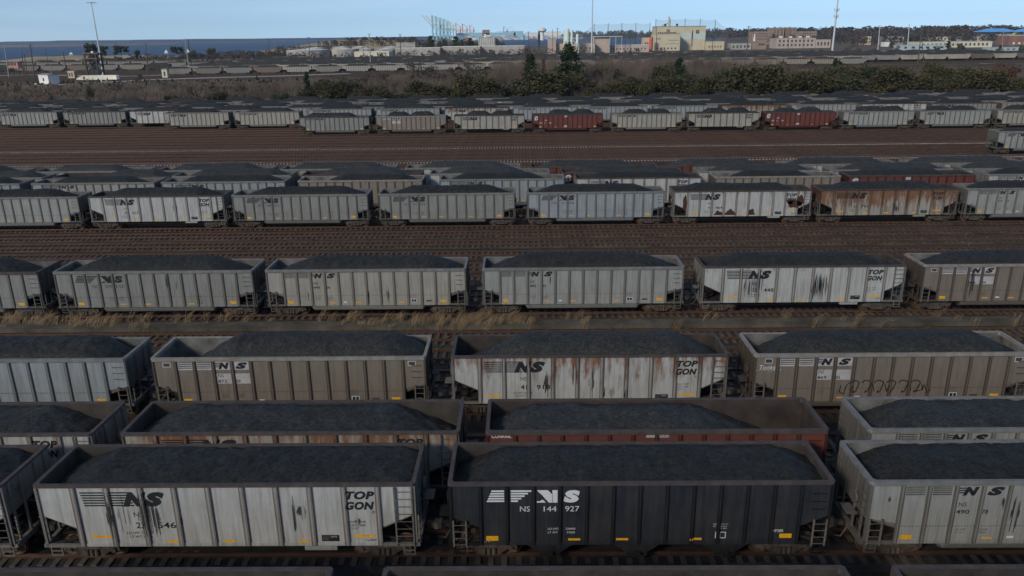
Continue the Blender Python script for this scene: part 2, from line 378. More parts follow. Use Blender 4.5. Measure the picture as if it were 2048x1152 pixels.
def heap_mb(nx, ny, kind, seed):
    """kind: (crest above rim, plateau x0, x1 in metres from left end, edge drop, humps)"""
    crest, a, b, drop, humps, slope = kind
    mb = MB(); vs = []; w = 1.43; x0, x1 = -HL+.09, HL-.09
    for i in range(nx+1):
        x = x0+(x1-x0)*i/nx
        for j in range(ny+1):
            v = -1+2*j/ny; y = v*w
            if humps == 2:
                m_ = (a+b)/2; d1 = abs(x+HL-(a+(m_-a)*.5))-(b-a)*.10; d2 = abs(x+HL-(b-(b-m_)*.5))-(b-a)*.12; d = min(max(0, d1), max(0, d2), 1.9)
                if x+HL < a: d = max(d, a-x-HL+1.4)
                if x+HL > b: d = max(d, x+HL-b+1.4)
            else: d = max(0, a-(x+HL), (x+HL)-b)
            z = ZR+crest-slope*1.25*(d*d/(d+.7))-drop*abs(v)**2.6
            z += .09*noise.noise(Vector((x*.55, y*.8, seed*7.3)))+.07*noise.noise(Vector((x*2.2, y*2.2, seed)))+.03*noise.noise(Vector((x*5.3, y*5.3, seed)))+(.028*noise.noise(Vector((x*11, y*11, seed))) if nx > 100 else 0)
            if abs(v) > .99: z = min(z, ZR-.02)
            vs.append((x, y, max(z, 1.6)))
    fs = [(i*(ny+1)+j, (i+1)*(ny+1)+j, (i+1)*(ny+1)+j+1, i*(ny+1)+j+1) for i in range(nx) for j in range(ny)]
    mb.add(vs, fs); return mb
def heap(kind, lod, seed):
    def f():
        nx, ny = ((190, 38), (70, 14), (26, 7))[lod]
        me = heap_mb(nx, ny, kind, seed).mesh('coal_load', M_coal); me.polygons.foreach_set('use_smooth', [True]*len(me.polygons)); return me
    return cached(('heap', kind, lod, seed), f)

def letters(T, style, num, lod):
    s = SPEC[T]; Lt = Letters(s['posts'], s['pw'], T == 'T'); full = lod == 0
    P = s['posts']; mats = [M_black, M_white, M_patch, M_yel, M_grey, M_tar, M_rustp]
    ink = 1 if T == 'H' else 0
    if style == 'T':
        for k in range(6):
            z = 3.42-.115*k; Lt.rect(1.72+.02*k, 3.55+.05*k if k else 3.6, z-.062, z, 0)
        Lt.text('N', 3.35, 2.76, .66, 0, width=.98, shear=.35, bold=.085); Lt.text('S', 4.18, 2.76, .66, 0, width=.86, shear=.3, bold=.085)
        Lt.text('TOP', 12.13, 3.04, .37, 0, width=1.14, shear=.25, bold=.055); Lt.text('GON', 12.1, 2.57, .37, 0, width=1.14, shear=.25, bold=.055)
        if full:
            Lt.text('\u00ae', 13.12, 2.4, .13, 4)
            Lt.text('NS', 3.7, 2.28, .23, 4, over=False); a, b = num.split(' ')
            Lt.text(a, 3.72, 1.76, .28, 0, bold=.015); Lt.text(b, P[2]+.45, 1.76, .28, 0, width=.74, bold=.015)
            Lt.text('LD LMT 221200', 3.3, 1.5, .11, 4, over=False); Lt.text('LT WT 54800', 3.4, 1.32, .11, 4, over=False)
            Lt.text('BUILT 10-80', 12.2, 1.98, .09, 4); Lt.text('CAPY  4000', 12.2, 1.82, .09, 4); Lt.text('CU FT', 12.2, 1.67, .09, 4)
            Lt.text('G-86R', 12.8, 1.12, .12, 4)
            Lt.rect(11.05, 11.75, 1.12, 1.42, 0); Lt.rect(11.1, 11.34, 1.16, 1.38, 4, lift=.003); Lt.text('COTS', 11.4, 1.3, .07, 1, lift=.004)
    elif style == 'horse':
        c = ink; b = [P[0]+.32, P[1]+.16, P[2]+.14, P[3]+.14]; z1, h = 3.42, .56
        for k in range(5):
            t = k/5; z = z1-h*t
            dx = .045*k; Lt.poly([(b[0]+.14-dx-.03, z-h*.13), (b[0]+.62, z-h*.13), (b[0]+.62, z), (b[0]+.14-dx, z)], c, False)
            Lt.rect(b[1], b[1]+.80-.13*k, z-h*.13, z, c, False)
        zz = z1-h     # N formed around a horse's head
        for pts in ([(0, 1), (.42, 1), (.62, .62), (.62, 0), (.47, 0), (.31, .34), (.20, .60), (.08, .82)], [(.60, 0), (.80, 0), (.80, 1), (.60, 1)], [(0, 0), (.34, 0), (.27, .18), (.20, .24), (.12, .12), (0, .12)]):
            Lt.poly([(b[2]+x, zz+h*y) for x, y in pts], c, False)
        Lt.text('S', b[3], zz, h, c, width=.62, shear=.12, bold=.075, over=False)
        if full or T == 'H':
            a, d, e = num.split(' ')
            Lt.text(a, 2.75, 2.46, .24, ink if ink else 4, over=False); Lt.text(d, 3.68, 2.46, .24, ink if ink else 4, over=False, width=.5); Lt.text(e, 4.52, 2.46, .24, ink if ink else 4, over=False, width=.55)
        if full:
            Lt.text('LD LMT', 3.85, 1.62, .09, ink if ink else 4, over=False); Lt.text('LT WT', 3.85, 1.45, .09, ink if ink else 4, over=False)
            Lt.text('228400', 4.55, 1.62, .09, ink if ink else 4, over=False); Lt.text('57600', 4.6, 1.45, .09, ink if ink else 4, over=False)
            q = ink if ink else 4
            Lt.text('EXW 10-7 H 12-7', 10.35, 1.82, .055, q, over=False); Lt.text('EW 10-7 H 12-4', 10.35, 1.72, .055, q, over=False); Lt.text('CU FT 3757', 10.5, 1.62, .055, q, over=False)
            for r in ((10.45, 10.87, 1.46, 1.49), (10.45, 10.87, 1.20, 1.23), (10.45, 10.48, 1.23, 1.46), (10.84, 10.87, 1.23, 1.46), (10.64, 10.66, 1.23, 1.46), (10.48, 10.64, 1.36, 1.38)): Lt.rect(*r, q, False)
            if T == 'H': Lt.text('HP28R', 12.7, 1.47, .13, q, width=.42, over=False); Lt.text('1001   0000', 1.33, 1.06, .035, q, over=False)
    elif style in ('box', 'patch'):
        pt = style == 'patch'; b = [P[0]+.15, P[1]+.15, P[2]+.15, P[3]+.15]; w = P[1]-P[0]-.30; z1, h = 3.5, .42
        if pt:
            for k in range(4): Lt.rect(b[k]-.03 if k < 2 else b[k]-.06, b[k]+w+.03, z1-h-.04, z1+.03, 2, False)
            for k in (2, 3): Lt.rect(b[k]-.06, b[k]+w+.03, 2.22, 2.82, 2, False)
            for x in (.55, 13.9): Lt.rect(x, x+.44, 3.2, 3.5, 2, False); Lt.rect(x+.05, x+.39, 3.25, 3.45, 4, False, .003)
        li = .004
        for k in range(2):
            for i in range(5 if not pt else 4):
                st = h/(5 if not pt else 4); z = z1-i*st; Lt.rect(b[k], b[k]+w, z-st*.45, z, 0, False, li)
        Lt.text('N', b[2]+.12, z1-h+.01, h-.03, 0, width=w-.12, shear=.3, bold=.08, over=False, lift=li)
        for i in range(3): Lt.rect(b[2]-.04, b[2]+.24, z1-.10-i*.1, z1-.05-i*.1, 0, False, li)
        Lt.text('S', b[3]+.02, z1-h+.01, h-.03, 0, width=w-.06, shear=.3, bold=.08, over=False, lift=li)
        if full:
            a, d = num.split(' ')
            Lt.text('NS', b[2]+.05, 2.60, .19, 0, over=False, lift=li); Lt.text(a, b[2], 2.27, .19, 0, over=False, lift=li, width=.5, bold=.015); Lt.text(d, b[3]-.04, 2.27, .19, 0, over=False, lift=li, bold=.015)
            Lt.text('LD LMT', b[2]+.12, 1.52, .08, 4, over=False); Lt.text('LT WT', b[2]+.12, 1.38, .08, 4, over=False); Lt.text('226400', b[3], 1.52, .08, 4, over=False); Lt.text('59600', b[3], 1.38, .08, 4, over=False)
            x = P[9]+.2
            for i in range(3): Lt.text('H 10-7 H 12-7', x-.05, 1.72-.1*i, .05, 4, over=False)
            Lt.rect(x, x+.42, 1.16, 1.42, 1, False); Lt.rect(x+.03, x+.2, 1.19, 1.39, 0, False, .004); Lt.rect(x+.23, x+.39, 1.19, 1.39, 0, False, .004)
            Lt.rect(P[10]+.3, P[10]+.7, 1.2, 1.32, 4, False); Lt.rect(P[4]+.25, P[4]+.52, 1.15, 1.25, 1, False)
    elif style == 'red':
        x, z = .85, 3.05
        n = 14
        for r0, r1, a0, a1 in ((.28, .40, 20, 330), (.12, .20, -60, 240)):
            for i in range(n):
                t0, t1 = R(a0+(a1-a0)*i/n), R(a0+(a1-a0)*(i+1)/n)
                Lt.poly([(x+r0*math.cos(t0), z+r0*math.sin(t0)), (x+r1*math.cos(t0), z+r1*math.sin(t0)), (x+r1*math.cos(t1), z+r1*math.sin(t1)), (x+r0*math.cos(t1), z+r0*math.sin(t1))], 1, False)
        Lt.rect(.45, .95, 2.62, 2.74, 1, False)
        Lt.text('CR', P[1]+.3, 2.45, .26, 1, over=False)
        a, d, e = num.split(' '); Lt.text(a, P[0]+.25, 1.9, .26, 1, over=False); Lt.text(d, P[1]+.25, 1.9, .26, 1, over=False); Lt.text(e, P[2]+.25, 1.9, .26, 1, over=False)
        Lt.rect(P[6]-.95+.25, P[6]-.95+.85, 3.2, 3.52, 2, False); Lt.rect(P[6]-.7, P[6]-.1, 1.15, 1.5, 2, False)
        if full: Lt.text('CONRAIL', .22, 3.47, .15, 1, width=.85, bold=.02, over=False)
    elif style == 'wordred':
        Lt.text('CONRAIL', .22, 3.42, .17, 1, width=.86, bold=.03, over=False)
        Lt.rect(P[6]-.5+.05, P[6]+.35+.2, 3.40, 3.62, 2, False); Lt.text('3CB12', P[6]+.12, 3.44, .14, 0, over=False, width=.42)
        Lt.text('CR', P[1]+.3, 2.45, .26, 1, over=False); Lt.text('507', P[1]+.25, 1.9, .26, 1, over=False); Lt.text('812', P[2]+.25, 1.9, .26, 1, over=False)
    return Lt, mats
def reflectors(T):
    P = SPEC[T]['posts']
    if T == 'T': return [(1.85, 2.65, 1.32, 1.43), (P[2]+.72, P[2]+1.2, 1.1, 1.21), (P[4]+.35, P[4]+.82, 1.1, 1.21), (P[6]+.68, P[6]+1.16, 1.1, 1.21), (12.35, 13.2, 1.32, 1.43)]
    if T == 'H': return [(1.4, 1.88, 1.12, 1.34), (4.65, 5.13, 1.12, 1.22), (6.55, 7.03, 1.12, 1.22), (9.45, 9.93, 1.12, 1.22), (12.98, 13.46, 1.2, 1.40)]
    return [(P[0]+.2, P[0]+.65, 1.12, 1.32), (P[3]+.3, P[3]+.7, 1.12, 1.2), (P[5]+.1, P[5]+.55, 1.12, 1.2), (P[8]+.3, P[8]+.75, 1.12, 1.2), (P[11]+.35, P[11]+.8, 1.14, 1.34)]
def truck_mesh(lod):
    def f():
        mb = frame_mb()
        if lod:
            for x in (-.89, .89):
                for y in (-.75, .75): mb.lathe([(0, -.06), (.47, -.06), (.47, .06), (0, .06)], (x, y, .46), n=10, axis='y')
        return mb.mesh('truck', M_truck)
    return cached(('truck', lod), f)
def drips(runs, T, mi=5):
    """ragged tar runs: list of (x centre, z top, z bottom, width)"""
    s = SPEC[T]; Lt = Letters(s['posts'], s['pw'], True); rr = random.Random(int(sum(r[0] for r in runs)*100))
    for x, zt, zb, w in runs:
        n = max(3, int(w/.07))
        n = max(3, int(w/.035))
        for i in range(n):
            u = (i+.5)/n; k = max(0, 1-abs(2*u-1)**3); a = zb+(zt-zb)*(.5+.5*k*rr.uniform(.55, 1)); b = zb+(zt-zb)*(.5-.5*k*rr.uniform(.1, 1)); xa = x-w/2+w*i/n; xb = xa+w/n; q = (xb-xa)*.3
            if rr.random() < .14 or a-b < .1: continue
            Lt.poly([(xa+q, b), (xb-q, b), (xb, b+.12), (xb, a-.2*(a-b)), (xb-q, a), (xa+q, a), (xa, a-.2*(a-b)), (xa, b+.12)], mi, True, .006)
    return Lt

WAGONS = []
def wagon(X, Yrim, T, color, rust, style, num, label, heapkind, lod, group, rim=None, inner=None, hseed=1, tub=True, marks=(), rz=0., hname=None, flip=False):
    """X = left end of the rim, Yrim = near edge of the rim"""
    kindname = 'hopper_wagon' if T == 'H' else 'coal_gondola'
    root = thing(kindname, (X+HL, Yrim+1.575, 0), label, 'hopper wagon' if T == 'H' else 'gondola wagon', group, rz)
    c = (*color, rust)
    rimm = rim or (M_rimd if T != 'B' else M_paint); inn = inner or (M_int if T != 'B' else M_intl)
    if lod == 2:
        def f():
            mb = body_mb(T, True); k = len(mb.f)
            for part, mi in ((rim_mb(T), 2), (under_mb(T), 3), (interior_mb(T), 4), (tub_mb(T), 0)):
                o = len(mb.v); mb.v += part.v; mb.f += [tuple(i+o for i in q) for q in part.f]; mb.m += [mi]*len(part.f)
            for g in (-5.95, 5.95):
                for x in (-.89, .89): mb.lathe([(0, -1.0), (.46, -1.0), (.46, 1.0), (0, 1.0)], (g+x, 0, .46), n=8, axis='y', mi=3)
                mb.box(g-1.1, g+1.1, -1.1, 1.1, .35, .8, 3)
            return mb.mesh('body', [M_paint, M_post, rimm, M_under, inn])
        link('body', cached(('lod2', T, rimm.name, inn.name), f), root, color=c)
    else:
        full = lod == 0
        bodym = cached(('body', T, full), lambda: body_mb(T, not full).mesh('body', [M_paint, M_post]))
        link('body', bodym, root, color=c)
        link('interior', cached(('int', T, inn.name), lambda: interior_mb(T).mesh('interior', inn)), root)
        ro = link('top_rail', cached(('rim', T, rimm.name), lambda: rim_mb(T).mesh('top_rail', rimm)), root, color=(*[min(1, x*1.05+.03) for x in color], rust))
        link('underframe', cached(('under', T), lambda: under_mb(T).mesh('underframe', M_under)), root)
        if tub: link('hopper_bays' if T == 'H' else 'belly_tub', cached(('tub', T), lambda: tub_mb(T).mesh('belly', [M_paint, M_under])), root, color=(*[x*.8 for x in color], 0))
        for g in (-5.95, 5.95):
            tr = link('truck', truck_mesh(lod), root, loc=(g, 0, 0))
            if full:
                wm = cached('wheel', lambda: wheel_mb().mesh('wheel', M_wheel))
                for x in (-.89, .89):
                    for y, rz_ in ((-.78, 0), (.78, math.pi)): link('wheel', wm, tr, loc=(x, y, .46), rz=rz_)
        em = cached(('end', T), lambda: endgear_mb(T).mesh('end_frame', M_post))
        for r_ in (0, math.pi): link('end_frame', em, root, rz=r_, color=c)
        if full:
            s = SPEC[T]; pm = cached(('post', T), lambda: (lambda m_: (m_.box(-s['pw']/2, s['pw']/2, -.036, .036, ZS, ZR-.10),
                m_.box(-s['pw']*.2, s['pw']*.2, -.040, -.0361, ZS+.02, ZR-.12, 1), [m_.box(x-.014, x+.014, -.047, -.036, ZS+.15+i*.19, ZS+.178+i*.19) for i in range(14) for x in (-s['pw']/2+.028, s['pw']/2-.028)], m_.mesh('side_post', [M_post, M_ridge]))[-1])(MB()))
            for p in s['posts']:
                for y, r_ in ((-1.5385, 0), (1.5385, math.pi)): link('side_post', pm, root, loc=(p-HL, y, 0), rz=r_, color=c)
            cm = cached('coupler', lambda: coupler_mb().mesh('coupler', M_truck))
            for r_ in (0, math.pi): link('coupler', cm, root, rz=r_)
            if T == 'T': spots = [(2*HL-.80, .98, 3.62, .68, 8)]
            else: spots = [(.12, .9, 2.1, .5, 4), (2*HL-.62, .9, 2.1, .5, 4)]
            for x, a, b, w, n in spots:
                link('ladder', cached(('ladder', T), lambda: ladder_mb(a, b, w, n).mesh('ladder', M_patchy)), root, loc=(x-HL, 0, 0), color=c)
            for k, (x0, x1, z0, z1) in enumerate(reflectors(T)):
                def rf():
                    Lt = Letters(s['posts'], s['pw'], True); Lt.rect(x0, x1, z0, z1, 0, lift=.003); return Lt.mb.mesh('reflector', M_yel)
                link('reflector', cached(('refl', T, k), rf), root)
        else:
            def rf():
                Lt = Letters(SPEC[T]['posts'], SPEC[T]['pw'], True)
                for x0, x1, z0, z1 in reflectors(T): Lt.rect(x0, x1, z0, z1, 0, lift=.003)
                return Lt.mb.mesh('reflectors', M_yel)
            link('reflector_row', cached(('refl1', T), rf), root)
        if style:
            def lf(): Lt, ms = letters(T, style, num, lod); return Lt.mb.mesh('lettering', ms)
            link('lettering', cached(('let', T, style, num, lod), lf), root)
        if marks:
            [link('tar_run', drips([mk], T).mb.mesh('tar_run', [M_black, M_white, M_patch, M_yel, M_grey, M_tar]), root) for mk in marks]
    if heapkind:
        h = link('coal_load', heap(heapkind, lod, hseed), loc=(X+HL, Yrim+1.575, 0), rz=rz)
        if flip: h.scale.x = -1
        k = {30: 1.55, 38: 1.3, 95: 1.5, 100: 1.6, 91: .95}.get(int(Yrim), 1.0)*(.9+.2*random.random()); h.color = (k, k, k, 1)
        short = hname or ' '.join(label.replace(',', '').split()[:12]).rsplit(' and pale', 1)[0]
        if len(short.split()) > 12: short = ' '.join(short.split()[:12])
        tag(h, 'black coal in the '+short, 'coal', 'coal loads heaped in the wagons')
    WAGONS.append(root)
    return root
M_patchy = mat('pale ladder steel', (.15, .13, .11), .7, 0, .4, 4)
M_rimp = mat('pale rim steel', (.20, .19, .17), .7, 0, .3, 2)
M_rimb = mat('tan rim steel', (.27, .235, .195), .7, 0, .3, 2)
M_irow = mat('brown empty interior', (.062, .046, .038), .8, 0, .5, .8)

GREY = (.34, .337, .308); GREY2 = (.268, .262, .238); CREAM = (.375, .35, .295); WHITE = (.50, .49, .455); BROWN = (.215, .175, .138); TAN = (.26, .215, .175); BLUE = (.31, .335, .34)
RED = (.155, .040, .030); BLACK = (.014, .019, .028)
FULL = (.12, 1.9, 13.4, .15, 1, .42)
ROWG = 'coal wagons standing on the tracks of the yard'
exec_rows = [
 # Yrim, lod, row words, list of (X, T, colour, rust, style, num, label, heap, extra)
 (18.03, 0, [
  (-21.1, 'B', GREY2, .2, None, '', "grey-rimmed gondola cut off by the photo's bottom left corner", (-.15, 2.5, 12.5, .15, 1, .4), dict(rim=M_rimd, inner=M_int)),
  (-4.52, 'B', BROWN, .2, None, '', "brown-rimmed gondola cut off by the middle of the bottom edge", (-.1, 2.2, 12.2, .2, 1, .4), dict(rim=M_rimd, inner=M_int)),
  (11.91, 'B', BROWN, .2, None, '', "brown-rimmed gondola cut off by the photo's bottom right corner", (-.3, 3.5, 13.0, .2, 1, .4), dict(rim=M_rimd, inner=M_int))]),
 (26.1, 0, [
  (-35.2, 'T', WHITE, .25, 'T', '42 759', "white gondola at left edge coupled to the one numbered 23 546", FULL, dict(endnum='42759')),
  (-19.07, 'T', WHITE, .22, 'T', '23 546', 'large white gondola numbered 23 546 with brown rim and ladder', (.10, 2.3, 13.8, .12, 1, .36), dict(marks=[(3.3, 3.4, 1.2, .5), (4.3, 3.3, 1.0, .9), (2.75, 3.2, 1.2, .3), (10.05, 3.3, 1.2, .12), (10.35, 2.9, 2.0, .4), (12.55, 2.3, 1.7, .25), (5.5, 2.6, 1.6, .2)])),
  (-2.88, 'H', BLACK, .0, 'horse', 'NS 144 927', 'black hopper wagon with white lettering and number 144 927', (.05, 2.4, 13.2, .12, 1, .36), {}),
  (13.4, 'B', GREY, .08, 'box', '490 78', 'pale grey gondola numbered 490 78 at the right edge beside the black wagon', (.05, 2.4, 13.2, .1, 1, .36), dict(marks=[(5.75, 3.3, 1.2, .35), (6.4, 3.2, 1.5, .3), (.8, 3.1, 2.7, .1), (5.2, 3.1, 2.3, .12)], rim=M_rimp))]),
 (30.2, 0, [
  (-33.83, 'T', WHITE, .45, 'T', '41 825', "rust-stained white gondola at left edge, behind wagon 42 759", (.05, 3, 11.5, .15, 1, .4), dict(endnum='825')),
  (-17.65, 'T', CREAM, .62, 'T', '40 331', 'rust-stained white gondola half hidden behind the white one numbered 23 546', (.05, 2.3, 11.4, .15, 1, .38), {}),
  (-1.58, 'B', RED, .1, 'wordred', '', 'red gondola half hidden behind the black hopper wagon', (.0, 2.2, 9.3, .15, 1, .36), dict(rim=M_rimd, inner=M_irow)),
  (15.08, 'B', GREY, .08, 'box', '480 16', 'pale grey gondola half hidden behind the one numbered 490 78', (.05, 2.8, 13.5, .12, 1, .36), dict(rim=M_rimp))]),
 (38.52, 0, [
  (-36.4, 'B', BLUE, .08, None, '', 'blue-grey gondola at the left edge in front of the dry grass strip', (.5, 3, 12.3, .35, 1, .5), dict(rim=M_rimp, marks=[(6.2, 3.5, 1.1, .6)])),
  (-20.09, 'B', BROWN, .06, 'patch', '472 29', 'brown gondola with pale patches numbered 472 29', (.7, 4.6, 12.7, .6, 1, .5), dict(rim=M_rimb)),
  (-3.79, 'T', WHITE, .62, 'T', '41 918', 'rust-streaked white gondola numbered 41 918', (.6, 4.2, 11.8, .5, 1, .42), dict(marks=[(6.6, 3.3, 1.7, .4), (7.55, 3.1, 1.0, .3), (8.7, 2.0, 1.0, .4), (9.1, 3.1, 1.0, .12), (9.45, 1.9, 1, .25), (8.3, 1.9, 1.0, .15), (5.2, 2.9, 1.2, .5)])),
  (12.51, 'B', BROWN, .10, 'patch', '469 05', 'brown gondola with graffiti and pale patches numbered 469 05', (.55, 3.2, 12.2, .45, 1, .42), dict(rim=M_rimb, graffiti=1))]),
 (54.9, 0, [
  (-50.9, 'B', GREY2, .10, None, '', 'grey gondola at the left edge behind the dry grass strip', (0.62, 3.3, 11.1, 0.50, 1, .34), dict(rim=M_rimd)),
  (-34.86, 'B', GREY2, .10, 'horse', 'NS 509 10', 'grey gondola numbered 509 10', (0.67, 3.5, 11.3, 0.55, 1, .34), dict(rim=M_rimp, marks=[(8.4, 3.5, 2.0, .3), (9.1, 3.3, 1.7, .15)])),
  (-19.0, 'B', CREAM, .12, 'box', '499 06', 'pale cream-grey gondola numbered 499 06', (0.57, 3.6, 11.9, 0.45, 1, .34), dict(rim=M_rimp, marks=[(7.55, 2.3, .95, .14), (9.0, 2.4, .95, .2), (3.0, 2.2, 1.2, .1)])),
  (-2.86, 'B', GREY, .08, 'box', '485 01', 'grey gondola numbered 485 01', (0.67, 3.5, 11.5, 0.55, 1, .34), dict(rim=M_rimp, marks=[(5.0, 3.2, 2.4, .07)])),
  (13.43, 'T', WHITE, .35, 'T', '23 448', 'white gondola numbered 23 448 with wide black tar runs', (0.52, 3.1, 11.7, 0.40, 1, .34), dict(marks=[(3.3, 3.3, 1.0, .45), (3.75, 3.1, 1.0, .7), (4.3, 3.3, 1.2, .5), (8.55, 3.4, 1.0, .7), (8.95, 3.2, 1.0, .7), (8.3, 2.6, 1.0, .5)])),
  (29.61, 'B', BROWN, .12, 'patch', '466 04', 'brown gondola with pale patches numbered 466 04 at the right edge', (0.52, 3.3, 12.3, 0.40, 1, .34), dict(rim=M_rimb, marks=[(3.65, 3.6, 1.0, .45), (9, 1.5, 1, .2)]))]),
 (83.35, 0, [
  (-63.4, 'B', GREY, .08, None, '', 'grey gondola at the left edge ahead of the one numbered 39 557', (0.57, 3.1, 11.3, 0.45, 1, .34), dict(rim=M_rimp)),
  (-47.38, 'T', WHITE, .30, 'T', '39 557', 'white gondola numbered 39 557', (0.62, 3.5, 11.5, 0.45, 1, .34), dict(marks=[(9.2, 3.0, 1.6, .1), (9.6, 3.0, 1.6, .1)])),
  (-31.58, 'B', GREY2, .08, 'horse', 'NS 509 93', 'grey gondola numbered 509 93', (0.57, 3.7, 11.9, 0.45, 1, .34), dict(rim=M_rimp)),
  (-15.52, 'B', GREY2, .04, 'horse', 'NS 532 00', 'dull grey gondola numbered 532 00', (0.57, 3.7, 11.9, 0.45, 1, .34), dict(rim=M_rimp)),
  (.73, 'B', BLUE, .06, 'horse', 'NS 515 06', 'blue-grey gondola numbered 515 06', (0.57, 3.3, 11.5, 0.45, 1, .34), dict(rim=M_rimp, marks=[(5.7, 3.6, 2.5, .07), (6.9, 1.5, .95, .08)])),
  (16.67, 'T', WHITE, .45, 'T', '41 464', 'rusty white gondola numbered 41 464 with round brown patches', (0.52, 2.9, 11.3, 0.40, 1, .34), dict(rustmarks=1)),
  (32.49, 'T', CREAM, .86, 'T', '21 793', 'heavily rusted gondola numbered 21 793', (0.57, 3.3, 11.5, 0.45, 1, .34), dict(marks=[(8.2, 2.4, 1.0, .45), (8.5, 2.0, 1.0, .4), (3.4, 3.0, 1.0, .3)])),
  (48.26, 'B', GREY, .10, 'box', '474 29', 'grey gondola numbered 474 29 at the right edge', (0.52, 3.3, 12.3, 0.40, 1, .34), dict(rim=M_rimp))]),
]
for Yr, lod, cars in exec_rows:
    for i, (X, T, c, ru, st, num, lab, hk, ex) in enumerate(cars):
        ex = dict(ex); en = ex.pop('endnum', None); gf = ex.pop('graffiti', None); rm = ex.pop('rustmarks', None)
        w = wagon(X, Yr, T, c, ru, st, num, lab, hk, lod, ROWG, hseed=i+int(Yr), **ex)
        if en:
            mb = MB(); yy = HL+.012
            for s_, z in (('NS', 3.25), (en, 2.95)):
                tr, wd = text_tris(s_)
                for q in tr: mb.add([(yy, -1.3+a*.24, z+b*.24) for a, b in q], [(0, 1, 2)])
            link('end_lettering', mb.mesh('end_lettering', M_grey), w)
        if gf:
            Lt = Letters(SPEC['B']['posts'], .15, True)
            Lt.text('Tooks', .30, 2.85, .26, 0, width=.85, shear=.2, bold=.0, lift=.004); 
            for i_ in range(9): Lt.rect(.12+i_*.16, .16+i_*.16, 2.78+.03*math.sin(i_), 2.82+.03*math.sin(i_), 0, lift=.004)
            link('white_graffiti', Lt.mb.mesh('white_graffiti', M_white), w)
            Lt = Letters(SPEC['B']['posts'], .15, True)
            def stroke(pts, wd=.05):
                for (a, b), (c_, d) in zip(pts, pts[1:]):
                    l_ = math.hypot(c_-a, d-b) or 1; nx, ny = -(d-b)/l_*wd/2, (c_-a)/l_*wd/2
                    Lt.poly([(a+nx, b+ny), (a-nx, b-ny), (c_-nx, d-ny), (c_+nx, d+ny)], 0, True, .008)
            for k in range(6):
                x = 5.35+k*.66; stroke([(x-.1, 2.02), (x+.05, 2.18), (x+.3, 2.14), (x+.42, 2.04), (x+.28, 1.5+.1*(k % 2)), (x+.12, 1.45), (x+.18, 1.58)], .06); stroke([(x+.05, 1.9), (x-.02, 1.5)] if k % 3 == 0 else [(x+.5, 1.95), (x+.62, 1.5+.08*k/6)], .05)
            stroke([(4.8, 1.9), (4.75, 1.5), (5.0, 1.35), (5.1, 1.9), (5.3, 2.1)]); stroke([(9.0, 1.9), (8.9, 1.5), (9.2, 1.6), (9.3, 1.9), (9.5, 1.45), (9.7, 1.6)])
            link('black_graffiti', Lt.mb.mesh('black_graffiti', M_black), w)
        if rm:
            Lt = Letters(SPEC['T']['posts'], .2, True)
            for cx, cz, rx, rz_ in ((4.9, ZS+.05, .48, .55), (6.2, ZS+.1, .55, .65), (8.5, ZS+.1, .38, .7), (13.1, 2.25, .75, .45), (13.7, 2.6, .4, .6), (1.2, 2.4, .22, .9), (12.6, 2.5, .35, .3)):
                pts = []
                for k in range(22):
                    a = 2*math.pi*k/22; r_ = 1+.12*math.sin(5*a+cx)+.08*math.sin(9*a); pts.append((cx+rx*r_*math.cos(a), max(ZS+.02, cz+rz_*r_*math.sin(a))))
                for k in range(22): Lt.poly([(cx, cz), pts[k], pts[(k+1) % 22]], 0, True, .007)
            link('rust_patch', Lt.mb.mesh('rust_patch', M_rustp), w)

def words(c, ru):
    if c == RED: return 'red'
    if c == BROWN: return 'brown'
    if c == TAN: return 'tan'
    if c == BLACK: return 'black'
    w = {GREY: 'grey', GREY2: 'dark grey', CREAM: 'cream', WHITE: 'white', BLUE: 'blue-grey'}[c]
    return ('rusty ' if ru > .4 else '')+w
def simple_row(Yr, lod, X0, cars, rowname, step=16.2, heaps=None, dy=0., rz=0., xs=None):
    rr = random.Random(int(Yr*10)+5)
    for i, (T, c, ru, st, num) in enumerate(cars):
        X = xs[i] if xs else X0+i*step
        hk = heaps[i] if isinstance(heaps, list) else heaps or (rr.choice([.75, .9]), rr.choice([3.4, 4.0]), rr.choice([10.6, 11.4]), .65, 1, .45)
        lab = '%s %s, %s from left %s' % (words(c, ru), 'hopper wagon' if T == 'H' else 'gondola', ORD[i], rowname); hn = '%s wagon from left %s' % (ORD[i], rowname)
        rim = M_rimp if (T == 'B' and c in (GREY, BLUE, CREAM, WHITE)) else (M_rimb if T == 'B' and c in (BROWN, TAN) else M_rimd)
        y = Yr+dy*(X+HL)
        wagon(X, y, T, c, ru, st, num, lab, hk, lod, ROWG, rim=rim, inner=(M_irow if c == RED else None), hseed=(rr.randint(1, 3) if lod else i), rz=math.atan(dy), flip=rr.random() < .5, hname=hn)
B_ = lambda c=GREY, st='box', ru=.08, n='470 12': ('B', c, ru, st, n)
T_ = lambda ru=.4, c=WHITE: ('T', c, ru, 'T', '41 200')
Hs = lambda c=GREY2: ('B', c, .06, 'horse', 'NS 509 11')
Rd = lambda: ('B', RED, .1, 'red', '507 9 48')
simple_row(91.8, 1, 0, [B_(BLUE), B_(), Hs(BLUE), B_(TAN, None), B_(BLUE), T_(.3), B_(TAN, None), Rd(), B_(WHITE)], 'in first row behind numbered grey gondolas mid yard',
           xs=[-75, -58.73, -43.04, -26.61, -9.67, 6.58, 23.1, 38.9, 55.3], heaps=[(.5, a, b, .4, 1, .36) for a, b in ((3, 12), (4, 11), (4, 12), (5.5, 12), (4.5, 11.5), (3.6, 12.2), (4.4, 9.8), (4.6, 12), (3.5, 12))])
